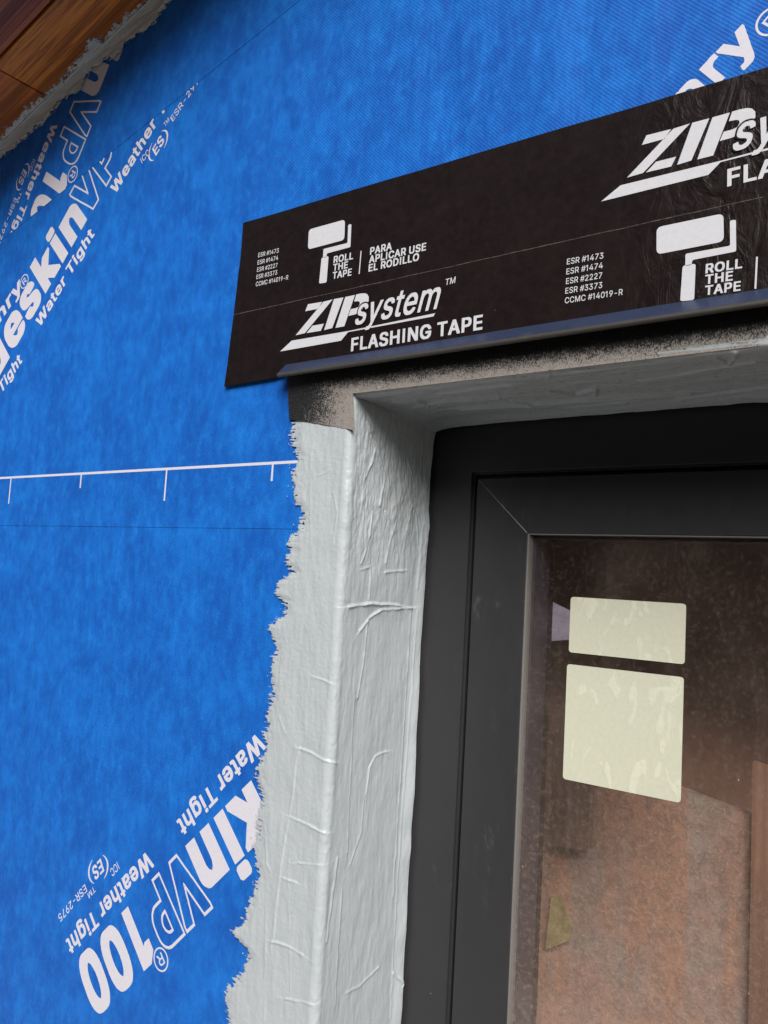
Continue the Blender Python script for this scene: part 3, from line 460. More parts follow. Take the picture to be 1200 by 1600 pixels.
es_logo(wl(248, 228), dM, .0125, upp, YU)
lettering('TM', wl(259, 199), wl(266, 189), .0055, upp, PRINT, YU, 'L')
lettering('ESR-2975', wl(271, 191), wl(300, 147), .0080, upp, PRINT, YU, 'L', 0, 0, 5)
# print near the right edge, half under the tape
lettering('Henry', wl(1122, 134), wl(1192, 62), .0185, upp, PRINT, YU, 'B', 0, 3, None, True)
reg_mark(wl(1206, 34), dM, .0085, upp, YU)
# strip under the eave, upside down
P0 = wl(113, 170); dP = dirv(P0, wl(66, 289))
lettering('VP', run(P0, dP, -.0225), run(P0, dP, .0565), .0570, pat, PRINT, YP, 'K', outline=.013)
lettering('100', run(P0, dP, .0690), run(P0, dP, .1830), .0560, pat, PRINT, YP, 'K', clip=seam_clip)
lettering('Blueskin', run(P0, dP, -.13), run(P0, dP, -.0235), .044, pat, PRINT, YP, 'K', 0, 5, None, True)
reg_mark(wl(115, 273), dP, .0095, pat, YP)
lettering('Weather Tight', wl(83, 192), wl(10, 385), .0155, pat, PRINT, YP, clip=seam_clip)
lettering('ICC', wl(53, 249), wl(47, 266), .0070, pat, PRINT, YP, 'L')
es_logo(wl(37, 277), dP, .0125, pat, YP)
lettering('TM', wl(33, 300), wl(27, 316), .0055, pat, PRINT, YP, 'L')
lettering('ESR-2975', wl(24, 309), wl(-4, 382), .0080, pat, PRINT, YP, 'L')
# lower sheet, upside down
L0 = wl(274, 1339); dL = dirv(L0, wl(123, 1497))
lettering('Water Tight', wl(403, 1143), wl(276, 1283), .0162, low, PRINT, YL, clip=jamb_clip)
lettering('Blueskin', wl(393, 1219), wl(290, 1322), .044, low, PRINT, YL, 'K', 0, 5, None, True, clip=jamb_clip)
lettering('VP', run(L0, dL, -.0170), run(L0, dL, .0615), .0575, low, PRINT, YL, 'K', outline=.013)
lettering('100', run(L0, dL, .0740), run(L0, dL, .1880), .0560, low, PRINT, YL, 'K')
reg_mark(wl(252, 1499), dL, .0095, low, YL)
lettering('Weather Tight', wl(231, 1328), wl(103, 1469), .0162, low, PRINT, YL)
lettering('ICC', wl(183, 1346), wl(172, 1359), .0075, low, PRINT, YL, 'L')
es_logo(wl(154, 1358), dL, .0125, low, YL)
lettering('TM', wl(147, 1384), wl(137, 1396), .0055, low, PRINT, YL, 'L')
lettering('ESR-2975', wl(133, 1381), wl(91, 1430), .0075, low, PRINT, YL, 'L')
# measuring line with its ticks
pol = [[(XL, .0949), (XJ, .0949), (XJ, .0974), (XL, .0974)]]
for k in range(9):
    x = -.4925 - .1428 * k; ln = .0145 if k % 2 == 0 else .0300
    pol.append([(x - .0011, .0949), (x - .0011, .0949 - ln), (x + .0011, .0949 - ln), (x + .0011, .0949)])
plate(pol, upp, PRINT, YU, 'measuring_line')

# ------------------------------------------------------------------ soffit of the overhang
soffit = empty('roof_soffit', (-1.0, -.3, rake(-1.0)), 'reddish brown wooden plank soffit of the sloping eave above the blue wall', 'soffit')
nS = np.array([-SL, 0, 1]) / math.hypot(SL, 1); eS = np.array([1, 0, SL]) / math.hypot(SL, 1)
OVER = -.13
yg = (soff(20, 71)[1] + soff(85, 0)[1]) / 2
xb = soff(36, 130)[0]
def plank(x0, x1, y0, y1, mat):
    """one board: local x along the rake so that the grain follows it"""
    p0 = np.array([x0, 0, rake(x0)]); L = (x1 - x0) * math.hypot(1, SL)
    bm = box_bm((0, y1, 0), (L, y0, .019), None, .0016)
    bmesh.ops.recalc_face_normals(bm, faces=bm.faces[:])
    me = bpy.data.meshes.new('plank'); bm.to_mesh(me); bm.free(); me.materials.append(mat)
    o = bpy.data.objects.new('plank', me); col.objects.link(o); o.parent = soffit
    m = Matrix(((eS[0], 0, nS[0], p0[0]), (0, 1, 0, 0), (eS[2], 0, nS[2], p0[2]), (0, 0, 0, 1)))
    o.matrix_local = Matrix.Translation(-Vector(LOC['roof_soffit'])) @ m
plank(XL, xb - .0006, -.0002, yg + .0016, WOODS[2]); plank(xb + .0006, XE, -.0002, yg + .0016, WOODS[1])
wd = abs(yg) if abs(yg) > .06 else .09
y = yg - .0016; k = 0
while y > OVER:
    ye = max(y - .135, OVER); j = [-1.55, -.7, -1.2, -.2][k % 4]
    plank(XL, j, y, ye + .0028, WOODS[[0, 1, 0, 2][k % 4]]); plank(j + .0012, XE, y, ye + .0028, WOODS[[0, 2, 1, 0][k % 4]])
    y = ye; k += 1
bm = bmesh.new()
q = [(XL, OVER - .03), (XE, OVER - .03), (XE, .3), (XL, .3)]
a = [bm.verts.new((x, yy, rake(x) + .021)) for x, yy in q]; b = [bm.verts.new((x, yy, rake(x) + .16)) for x, yy in q]
bm.faces.new(a[::-1]); bm.faces.new(b)
for i in range(4): bm.faces.new((a[i], a[(i + 1) % 4], b[(i + 1) % 4], b[i]))
bm_obj('roof_deck', bm, SHEATH, soffit)
bm = bmesh.new()
q = [(XL, OVER - .0005), (XE, OVER - .0005), (XE, OVER - .03), (XL, OVER - .03)]
a = [bm.verts.new((x, yy, rake(x) - .002)) for x, yy in q]; b = [bm.verts.new((x, yy, rake(x) + .019)) for x, yy in q]
bm.faces.new(a[::-1]); bm.faces.new(b)
for i in range(4): bm.faces.new((a[i], a[(i + 1) % 4], b[(i + 1) % 4], b[i]))
bm_obj('fascia_board', bm, WOODS[0], soffit)

# ------------------------------------------------------------------ trowelled grey coatings
def coat(name, parent, u, t, raw, place, height, mask, rim, smooth_r=.004):
    """u across the profile, t along it; raw(u)->(a,b) profile in 2D, place(a,b,t)->xyz"""
    offs = np.linspace(-smooth_r, smooth_r, 9)
    pa = np.mean([raw(u + o)[0] for o in offs], axis=0); pb = np.mean([raw(u + o)[1] for o in offs], axis=0)
    da = np.gradient(pa); db = np.gradient(pb); L = np.hypot(da, db) + 1e-12
    na, nb = db / L, -da / L
    U, T = np.meshgrid(u, t)
    H = height(U, T)
    A = pa[None] + na[None] * H; B = pb[None] + nb[None] * H
    V = place(A, B, T)
    keep = mask(U, T)
    nt_, nu = U.shape
    fk = keep[:-1, :-1] & keep[1:, :-1] & keep[:-1, 1:] & keep[1:, 1:]
    idx = np.arange(nt_ * nu).reshape(nt_, nu)
    quads = np.stack([idx[:-1, :-1], idx[:-1, 1:], idx[1:, 1:], idx[1:, :-1]], -1)[fk]
    used = np.unique(quads); remap = np.full(nt_ * nu, -1); remap[used] = np.arange(len(used))
    V = V.reshape(-1, 3)[used]; quads = remap[quads]
    me = bpy.data.meshes.new(name)
    me.vertices.add(len(V)); me.vertices.foreach_set('co', V.ravel())
    me.loops.add(quads.size); me.loops.foreach_set('vertex_index', quads.ravel().astype(np.int32))
    me.polygons.add(len(quads)); me.polygons.foreach_set('loop_start', (np.arange(len(quads)) * 4).astype(np.int32))
    me.polygons.foreach_set('use_smooth', np.ones(len(quads), bool))
    me.update(calc_edges=True); at_ = me.attributes.new('rim', 'FLOAT', 'POINT'); at_.data.foreach_set('value', rim(U, T).reshape(-1)[used].astype(np.float32)); me.materials.append(PUTTY)
    return put(bpy.data.objects.new(name, me), parent)
surround = empty('liquid_flashing', (XJ, 0, ZS), 'pale grey brushed-on sealant coating around the recessed window opening, ragged against the blue wrap', 'sealant')

edge_px = [(463, 640), (463, 653), (458, 697), (467, 713), (460, 733), (460, 780), (475, 800), (467, 833), (452, 850), (457, 862), (447, 877), (457, 893), (437, 910), (430, 927), (448, 938), (443, 960), (425, 980), (434, 1010), (425, 1047), (428, 1073), (422, 1100), (415, 1143), (418, 1173), (403, 1200), (410, 1243), (407, 1267), (408, 1300), (395, 1330), (406, 1367), (390, 1403), (383, 1440), (363, 1453), (390, 1487), (383, 1517), (357, 1543), (357, 1600), (372, 1630), (350, 1680)]
ez_ = np.array([wl(*p)[1] for p in edge_px])[::-1]; ex_ = np.array([wl(*p)[0] for p in edge_px])[::-1] - XJ
order = np.argsort(ez_); ez_, ex_ = ez_[order], ex_[order]
def edge_at(T): return np.interp(T, ez_, ex_)
def F(*pts): return [(wl(*p)[0] - XJ, wl(*p)[1]) for p in pts]
def V_(*pts): return [(atX(p[0], p[1], XJ)[1], atX(p[0], p[1], XJ)[2]) for p in pts]
strokes = []   # (polyline, height, half width, one-sided step)
for pts, a, wd_, st in (
    (((490, 700), (489, 780), (488, 850)), .0004, .0012, 0), (((473, 1167), (466, 1190), (462, 1240), (445, 1340), (430, 1470)), .0008, .0011, .0007),
    (((473, 1168), (500, 1180), (522, 1192)), .0013, .0012, .0006), (((457, 1275), (490, 1290), (509, 1300)), .0013, .0012, .0006), (((470, 1347), (503, 1350)), .0009, .0010, .0004),
    (((445, 1369), (468, 1378)), .0009, .0010, .0004), (((430, 1469), (458, 1478), (476, 1489)), .0013, .0012, .0006), (((450, 1558), (490, 1566)), .0010, .0010, .0004),
    (((495, 1057), (520, 1068)), .0008, .0010, .0003), (((440, 1120), (450, 1145)), .0011, .0016, 0), (((418, 1290), (420, 1345), (424, 1360)), .0009, .0013, 0),
    (((524, 770), (530, 800), (524, 850)), .0007, .0012, 0), (((500, 745), (520, 735)), .0006, .0010, 0), (((455, 1340), (457, 1560)), .0004, .0013, 0), (((420, 1400), (417, 1590)), .0005, .0016, 0)):
    strokes.append((F(*pts), a, wd_, st))
for pts, a, wd_, st in (
    (((543, 947), (580, 943), (623, 946)), .0026, .0016, .0012), (((560, 985), (575, 965), (592, 953), (642, 949)), .0018, .0015, .0008), (((573, 968), (568, 1020), (557, 1090)), .0014, .0012, .0008),
    (((577, 885), (575, 938)), .0010, .0012, 0), (((600, 893), (633, 891)), .0016, .0014, .0004), (((562, 890), (575, 886)), .0010, .0013, 0), (((569, 1250), (574, 1200), (585, 1180), (602, 1174)), .0012, .0012, .0006),
    (((568, 1240), (562, 1300), (545, 1350)), .0010, .0011, .0005), (((552, 1090), (545, 1240), (541, 1330)), .0008, .0011, .0005), (((525, 1340), (515, 1420), (508, 1470)), .0016, .0016, 0), (((533, 1390), (526, 1480), (522, 1570)), .0009, .0012, .0004),
    (((590, 1510), (560, 1540), (540, 1550)), .0010, .0016, 0), (((612, 1520), (630, 1540)), .0018, .0018, 0),
    (((571, 660), (584, 700), (578, 725), (570, 745)), .0020, .0015, .0005), (((585, 690), (600, 745), (590, 790)), .0016, .0014, .0004), (((628, 690), (640, 740)), .0012, .0014, 0), (((632, 830), (640, 790), (648, 800), (650, 850)), .0012, .0013, 0),
    (((600, 800), (612, 830), (600, 880)), .0014, .0014, .0003), (((580, 800), (572, 850), (562, 880)), .0015, .0014, 0), (((612, 660), (620, 690), (612, 700)), .0016, .0018, 0), (((597, 630), (612, 650), (625, 640)), .0016, .0018, 0),
    (((655, 820), (652, 870), (648, 920)), .0016, .0017, 0), (((640, 960), (632, 1090), (622, 1240), (612, 1400)), .0012, .0014, .0006), (((648, 955), (640, 1080), (628, 1240), (616, 1420), (608, 1590)), .0010, .0012, 0)):
    strokes.append((V_(*pts), a, wd_, st))
def jamb_raw(u):
    a = np.where(u < 0, XJ + u, np.where(u > DR, XJ + (u - DR), XJ)); b = np.where(u < 0, -.0017, np.clip(u, -.0017, DR - .0006))
    return a, b
def jamb_h(U, T):
    H = .0013 + .0006 * fbm(U * 70, T * 28, 3, 4) + .00028 * fbm(U * 260, T * 60, 5, 3)
    face = sstep(0.006, -.006, U)
    H += face * (.00012 * fbm(U * 500 + T * 300, T * 420 - U * 200, 9, 3))
    up = sstep(-.03, .06, T) * sstep(.0, .01, U)
    lum = fbm(U * 95, T * 38, 21, 4); H += up * (.0019 * np.maximum(lum, -.1) + .0008 * np.abs(fbm(U * 420, T * 110, 27, 2)) + .0012 * np.abs(fbm(U * 160, T * 48, 29, 3)))
    H += .0013 * np.exp(-((U - .0005) / .0045) ** 2) * (.45 + 1.1 * np.maximum(fbm(T * 45, T * 0 + 2, 31, 3), 0) + .5 * np.abs(fbm(U * 300, T * 120, 33, 3)))
    H += .004 * sstep(DR - .018, DR - .004, U) * (.75 + .5 * fbm(T * 30, T * 0, 37, 2))
    H += .007 * np.exp(-((ZH - T) / .012)) * sstep(.02, .09, U)
    for pl, a, wd_, st in strokes:
        p = np.array(pl); lo = p.min(0) - .012; hi = p.max(0) + .012
        m = (U > lo[0]) & (U < hi[0]) & (T > lo[1]) & (T < hi[1])
        if not m.any(): continue
        wob = .0009 * fbm(U[m] * 160, T[m] * 160, 41, 2)
        wd_ = wd_ * .72; d, s = seg_dist(U[m] + wob, T[m] + wob, pl); var = .65 + 1.0 * np.maximum(0, .5 + fbm(U[m] * 90, T[m] * 90, 43, 2))
        H[m] += .42 * var * (a * np.exp(-(d / wd_) ** 2) + st * s * np.exp(-d / .005) * sstep(0, .0006, d))
    m = edge_m(U, T)
    H *= sstep(-.004, .014, m) * .86 + .14
    return np.maximum(H, .0003)
def edge_m(U, T):
    n = .0045 * fbm(U * 120, T * 95, 51, 3) + .0022 * fbm(U * 420 + T * 160, T * 330 - U * 300, 53, 3) + .0014 * fbm(U * 60 + T * 40, T * 420, 57, 2) + .0022 * fbm(U * 300, T * 260, 58, 2)
    lowz = np.where(T < ez_[0], .020 * fbm(T * 18, T * 0, 59, 3), 0)
    return U - edge_at(T) + n + lowz
MB0, MB1 = wl(452, 655, -.003), wl(553, 672, -.003)
def jamb_rim(U, T):
    m = edge_m(U, T); return np.where((fbm(U * 330, T * 330, 61, 2) > .56) & (m > -.016), np.maximum(m, .004), m)
def jamb_mask(U, T):
    m = edge_m(U, T)
    specks = (fbm(U * 330, T * 330, 61, 2) > .56) & (m > -.016)
    topz = MB0[1] + (MB1[1] - MB0[1]) * (U + XJ - MB0[0]) / (MB1[0] - MB0[0]) + .004
    return ((m > -.007) | specks) & ((U > -.0035) | (T < topz))
coat('jamb_coat', surround, np.arange(-.168, DR + .0035, .00068), np.arange(-.44, ZH + .0012, .00068), jamb_raw, lambda A, B, T: np.stack([A, B, T], -1), jamb_h, jamb_mask, jamb_rim)
coat('jamb_coat', surround, np.arange(-.168, DR + .0035, .003), np.arange(ZS, -.4378, .003), jamb_raw, lambda A, B, T: np.stack([A, B, T], -1), jamb_h, jamb_mask, jamb_rim)

hb = [wl(*p) for p in ((560, 613), (640, 606), (700, 600), (800, 588), (900, 575), (1000, 563), (1100, 548), (1200, 534))]
hbx = np.array([p[0] for p in hb]); hbz = np.array([p[1] for p in hb])
def head_raw(u):     # u<0 on the face above the arris, then under the head, then down the frame
    z = np.where(u < 0, ZH - u, np.where(u > DR, ZH - (u - DR), ZH)); y = np.where(u < 0, -.0040, np.clip(u, -.0040, DR - .0006))
    return y, z
def HP(*pts):
    r = []
    for p in pts:
        d = ray(*p); t = (ZH - CAM[2]) / d[2]; q = CAM + t * d; r.append((q[1], q[0]))
    return r
hstrokes = []
for pts, a, wd_, st in (
    (((640, 632), (700, 622), (780, 618)), .0016, .0014, .0010), (((615, 622), (650, 622), (672, 628)), .0018, .0016, .0006), (((690, 612), (740, 604), (800, 597)), .0012, .0014, .0006),
    (((720, 634), (830, 628), (960, 618), (1080, 610)), .0018, .0014, .0012), (((860, 605), (900, 612), (930, 603)), .0016, .0014, .0008), (((930, 600), (932, 616)), .0014, .0014, 0), (((800, 625), (880, 634), (980, 625)), .0012, .0012, .0006),
    (((1000, 590), (1080, 578), (1180, 560)), .0010, .0013, .0004), (((1060, 620), (1150, 606), (1200, 600)), .0014, .0014, .0008), (((855, 588), (862, 575)), .0014, .0013, 0), (((1120, 555), (1140, 565), (1150, 550)), .0012, .0014, 0)):
    hstrokes.append((HP(*pts), a, wd_, st))
def head_h(U, T):
    H = .0012 + .0007 * fbm(U * 75, T * 22, 103, 4) + .0012 * np.abs(fbm(U * 180, T * 34, 105, 4)) + .0014 * np.maximum(fbm(U * 60, T * 28, 107, 3), 0)
    H += .0045 * sstep(DR - .02, DR - .004, U)
    H += .009 * np.exp(-((T - XJ) / .012)) * sstep(.02, .09, U)
    for pl, a, wd_, st in hstrokes:
        p = np.array(pl); lo = p.min(0) - .012; hi = p.max(0) + .012
        m = (U > lo[0]) & (U < hi[0]) & (T > lo[1]) & (T < hi[1])
        if not m.any(): continue
        wob = .0012 * fbm(U[m] * 130, T[m] * 130, 141, 2)
        d, s = seg_dist(U[m] + wob, T[m] + wob, pl)
        H[m] += 1.1 * (a * np.exp(-(d / wd_) ** 2) + st * s * np.exp(-d / .006) * sstep(0, .0006, d))
    return np.maximum(H * (.15 + .85 * sstep(0, .003, head_m(U, T))), .0003)
def head_m(U, T): return U + (np.interp(T, hbx, hbz) - ZH) + .0012 * fbm(U * 120, T * 90, 151, 3)
def head_place(A, B, T): return np.stack([T, A, B], -1)
for t in (np.arange(XJ + .0005, -.06, .0009), np.arange(-.062, XR, .004)):
    o = coat('head_coat', surround, np.arange(-.012, DR + .0035, .0009 if len(t) > 200 else .003), t, head_raw, head_place, head_h, lambda U, T: head_m(U, T) > -.002, lambda U, T: head_m(U, T) + .004)
    o.data.flip_normals()
# far jamb and sill of the same coating, out of the picture
bm = box_bm((XR - .004, -.004, ZS), (XR + .09, DR, ZH - .002), None, .002); bm_obj('jamb_coat', bm, PUTTY_THICK, surround)
bm = box_bm((XJ - .1, -.004, ZS - .09), (XR + .09, DR + .01, ZS + .003), None, .002); bm_obj('sill_coat', bm, PUTTY_THICK, surround)

# sealant smeared into the corner of wall and soffit
seal = empty('eave_sealant', (-.9, 0, rake(-.9)), 'rough grey sealant smeared along the corner of wooden soffit and blue wall', 'sealant')
lw = [wl(*p) for p in ((-30, 275), (0, 250), (37, 219), (71, 191), (104, 150), (126, 145), (138, 118), (152, 104), (173, 91), (191, 82), (201, 63), (219, 54), (243, 35), (260, 13), (275, -5), (300, -30))]
lwx = np.array([p[0] for p in lw]); lwd = np.array([rake(p[0]) - p[1] for p in lw])
uw = [soff(*p) for p in ((0, 221), (37, 180), (71, 150), (108, 119), (130, 91), (143, 70), (152, 60), (163, 64), (186, 39), (201, 24), (236, 0))]
uwx = np.array([p[0] for p in uw]); uwy = np.array([-p[1] for p in uw])
o_ = np.argsort(uwx); uwx, uwy = uwx[o_], uwy[o_]; o_ = np.argsort(lwx); lwx, lwd = lwx[o_], lwd[o_]
def seal_raw(u): return np.where(u < 0, u, 0.0) - np.where(u >= 0, .0026, 0), np.where(u > 0, -u, 0.0)
def seal_m(U, T):
    rag = .005 * fbm(U * 130 + T * 60, T * 80, 201, 3) + .0018 * fbm(U * 200, T * 420, 203, 2)
    return np.where(U > 0, np.interp(T, lwx, lwd) + .003 - U, np.interp(T, uwx, uwy) + .004 + U) + rag
def seal_h(U, T):
    H = .0018 + .0016 * np.abs(fbm(U * 150 - T * 20, T * 22, 211, 3)) + .0014 * fbm(U * 60, T * 40, 213, 3) + .005 * np.exp(-(U / .008) ** 2)
    return np.maximum(H * (.1 + .9 * sstep(0, .004, seal_m(U, T))), .0003)
def seal_place(A, B, T): return np.stack([T, A, rake(T) + B], -1)
o = coat('sealant_bead', seal, np.arange(-.075, .12, .0009), np.arange(-1.25, -.55, .0009), seal_raw, seal_place, seal_h, lambda U, T: seal_m(U, T) > -.004, seal_m, .005)

# ------------------------------------------------------------------ membrane, drip cap, tape over the window head
YM = -.0035
XC = -.4805
mem_pts = [tuple(wl(453, 586, YM)), tuple(wl(452, 655, YM)), tuple(wl(503, 663, YM)), tuple(wl(553, 672, YM)), (XJ + .0015, ZH + .0005), (XR + .05, ZH + .001), (XR + .05, .1760), (mem_pts[0][0] if False else XC, .1745)]
mem_pts[0] = (XC, .1722); mem_pts.pop()
bm = prism_bm(mem_pts, YM, YM + .0009)
tag(bm_obj('flashing_membrane', bm, MEMB), 'beige flashing membrane with black paint overspray between drip cap and window head', 'membrane')

cap = empty('drip_cap', (XC, -.01, .17), 'slate blue metal drip cap kicked out along the bottom of the black tape', 'drip cap')
PK = .0150
# (y, z) profile of the kick at its left end; it rises slightly to the right
def cap_part(name, prof, mat, x0l, sm=False):
    n = len(prof); V = []; Fc = []
    for i, (x, dz) in enumerate(((None, 0), (XR + .06, .0045))):
        for (yy, zz, xl) in prof: V.append((xl if x is None else x, yy, zz + dz))
    for i in range(n): Fc.append((i, (i + 1) % n, n + (i + 1) % n, n + i))
    Fc += [tuple(range(n))[::-1], tuple(range(n, 2 * n))]
    bm = bmesh.new(); vs = [bm.verts.new(v) for v in V]
    for f in Fc: bm.faces.new([vs[k] for k in f])
    return bm_obj(name, bm, mat, cap, sm)
xk = wl(447, 571, -.004)[0]
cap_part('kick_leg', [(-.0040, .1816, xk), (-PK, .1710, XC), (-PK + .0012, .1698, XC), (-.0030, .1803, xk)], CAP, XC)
hp = [(-PK - .0004, .1709)] + [(-PK + .0012 + .0019 * math.cos(a), .1692 + .0019 * math.sin(a)) for a in np.linspace(R(150), R(400), 10)]
cap_part('hem', [(a, b, XC) for a, b in hp], HEM, XC)
cap_part('underside', [(-PK + .002, .1704, XC + .0004), (-.0036, .1726, XC + .0004), (-.0036, .1738, XC + .0004), (-PK + .002, .1716, XC + .0004)], BLACK, XC)

tape = empty('flashing_tape', (XC, 0, .18), 'wide black flashing tape with white print stuck above the window', 'tape')
YT = -.0042
tl = [wl(*p, YT) for p in ((380, 348), (376, 400), (371, 440), (365, 492), (360, 530), (355, 572), (350, 604))]
trz = np.mean([wl(1200, 105, YT)[1], wl(800, 225, YT)[1]])
top = [wl(x, 348 - (x - 380) * 243 / 820, YT) for x in range(1200, 399, -50)]
bot = [tuple(wl(390, 597, YT)), tuple(wl(424, 591, YT)), (XC - .0035, .1722)]
outl = [tuple(p) for p in tl] + bot + [(xk + .0005, .1813), (XR + .07, .1860), (XR + .07, top[0][1])] + [(p[0], p[1] + .0011 * float(vnoise(i * .8, 4.4, 3))) for i, p in enumerate(top)]
# split along the printed overlap line so both strips are separate pieces
zsl, zsr = wl(365, 492, YT)[1], wl(1200, 305, YT)[1]
bm = prism_bm(outl, YT, YT + .0007); bm_obj('tape_film', bm, TAPE, tape)
pts = [wl(x, 492 - (x - 365) * .2225, YT) for x in range(365, 1201, 12)]
bm = bmesh.new()
for i, (a, b) in enumerate(zip(pts[:-1], pts[1:])):
    w_ = .00022 + .00016 * (vnoise(i * .7, 3.3, 5) + .5); dz = .0004 * vnoise(i * .5, 1.2, 8)
    prism_bm([(a[0], a[1] - w_ + dz), (b[0], b[1] - w_ + dz), (b[0], b[1] + w_ + dz), (a[0], a[1] + w_ + dz)], YT - .00012, YT + .0001, bm)
bm_obj('lap_edge', bm, mat_plain('lap_edge', (.085, .07, .06), .4, .5, 300), tape)
YTP = YT - .00025
def tp(ox, oy, sc): return lambda *p: wl(ox + p[0] / sc, oy + p[1] / sc, YTP)
def shifted(polys, d): return [[np.array(q) + d for q in p] for p in polys]
z5 = tp(340, 320, 5.333); z3 = tp(340, 300, 2.609); z6 = tp(560, 340, 5.4545); z4 = tp(780, 0, 2.857)
zero = np.zeros(2); dZ = np.array([.2881, .0666]); dE = np.array([.3015, -.0647])
def esr(d):
    for s, a, b in (('ESR #1473', (337, 438), (508, 398)), ('ESR #1474', (332, 500), (503, 458)), ('ESR #2227', (328, 560), (497, 520)), ('ESR #3373', (322, 620), (495, 580)), ('CCMC #14019-R', (317, 680), (587, 622))):
        lettering(s, z5(*a) + d, z5(*b) + d, .0041, tape, TPRINT, YTP, 'L')
def roundpoly(pts, r, n=5):
    out = []; pts = [np.array(p) for p in pts]
    for i, p in enumerate(pts):
        a = pts[i - 1] - p; b = pts[(i + 1) % len(pts)] - p
        a = p + a / np.hypot(*a) * r; b = p + b / np.hypot(*b) * r
        for k in range(n + 1):
            t = k / n; out.append((1 - t) ** 2 * a + 2 * t * (1 - t) * p + t * t * b)
    return out
def roller(d):
    body = roundpoly([z5(760, 206), z5(1062, 122), z5(1056, 292), z5(752, 373)], .0036)
    grip = roundpoly([z5(866, 441), z5(925, 427), z5(908, 647), z5(845, 657)], .0016)
    c = [z5(1100, 172), z5(1092, 332), z5(894, 385), z5(890, 442)]
    wire = roundpoly([z5(1088, 166), z5(1115, 160), z5(1107, 352), z5(911, 405), z5(906, 436), z5(878, 442), z5(882, 368), z5(1082, 318)], .0012)
    for p in (body, wire, grip): plate([[q + d for q in p]], tape, TPRINT, YTP, 'roller_symbol')
    lettering('ROLL', z5(965, 487) + d, z5(1128, 452) + d, .0060, tape, TPRINT, YTP, 'B')
    lettering('THE', z5(960, 553) + d, z5(1083, 527) + d, .0060, tape, TPRINT, YTP, 'B')
    lettering('TAPE', z5(956, 619) + d, z5(1114, 588) + d, .0060, tape, TPRINT, YTP, 'B')
    plate([[z3(583, 240) + d, z3(587, 240) + d, z3(579, 334) + d, z3(575, 334) + d]], tape, TPRINT, YTP, 'divider')
    lettering('PARA', z6(98, 318) + d, z6(283, 272) + d, .0062, tape, TPRINT, YTP, 'B')
    lettering('APLICAR USE', z6(90, 390) + d, z6(575, 278) + d, .0062, tape, TPRINT, YTP, 'B')
    lettering('EL RODILLO', z6(85, 462) + d, z6(515, 365) + d, .0062, tape, TPRINT, YTP, 'B')
def ziplogo(d):
    zb = [[z4(637, 647), z4(657, 604), z4(768, 576), z4(737, 620)], [z4(778, 574), z4(852, 551), z4(642, 772), z4(570, 793)], [z4(655, 770), z4(700, 722), z4(790, 699), z4(768, 743)]]
    ib = [[z4(862, 548), z4(938, 528), z4(858, 716), z4(794, 736)]]
    pb = [[z4(952, 524), z4(1030, 502), z4(955, 694), z4(884, 712)],
          [z4(1040, 498), z4(1075, 488), z4(1107, 482), z4(1128, 484), z4(1143, 498), z4(1144, 522), z4(1130, 546), z4(1100, 570), z4(1074, 598), z4(1040, 614), z4(984, 630), z4(1002, 588), z4(1040, 578), z4(1062, 568), z4(1074, 548), z4(1070, 537), z4(1058, 535), z4(1025, 541)]]
    for p in (zb, ib, pb): plate(shifted(p, d - dZ), tape, TPRINT, YTP)
    v_ = (z3(557, 544) + d, z3(893, 477) + d)
    for q, (kx, kz) in enumerate(((-.0011, .0006), (.0006, .0010), (-.0004, .0013), (-.0012, -.0004))):
        kk = np.array([kx, kz]); lettering('system', v_[0] + kk, v_[1] + kk, .0166, tape, TAPE, YTP - .0002 - .00003 * q, 'S', .27, x=True, name='keyline', only=1)
    lettering('system', *v_, .0166, tape, TPRINT, YTP - .0004, 'S', .27, x=True)
    plate([[z3(255, 650) + d, z3(302, 606) + d, z3(536, 566) + d, z3(503, 606) + d], [z3(536, 566) + d, z3(887, 494) + d, z3(880, 507) + d, z3(532, 571) + d]], tape, TPRINT, YTP, 'underline')
    lettering('TM', z6(738, 578) + d, z6(823, 556) + d, .0048, tape, TPRINT, YTP, 'L', .15)
    lettering('FLASHING TAPE', z3(543, 650) + d, z3(1079, 560) + d, .0112, tape, TPRINT, YTP, 'B')
esr(zero); esr(dE); roller(zero); roller(dE); ziplogo(zero); ziplogo(dZ)

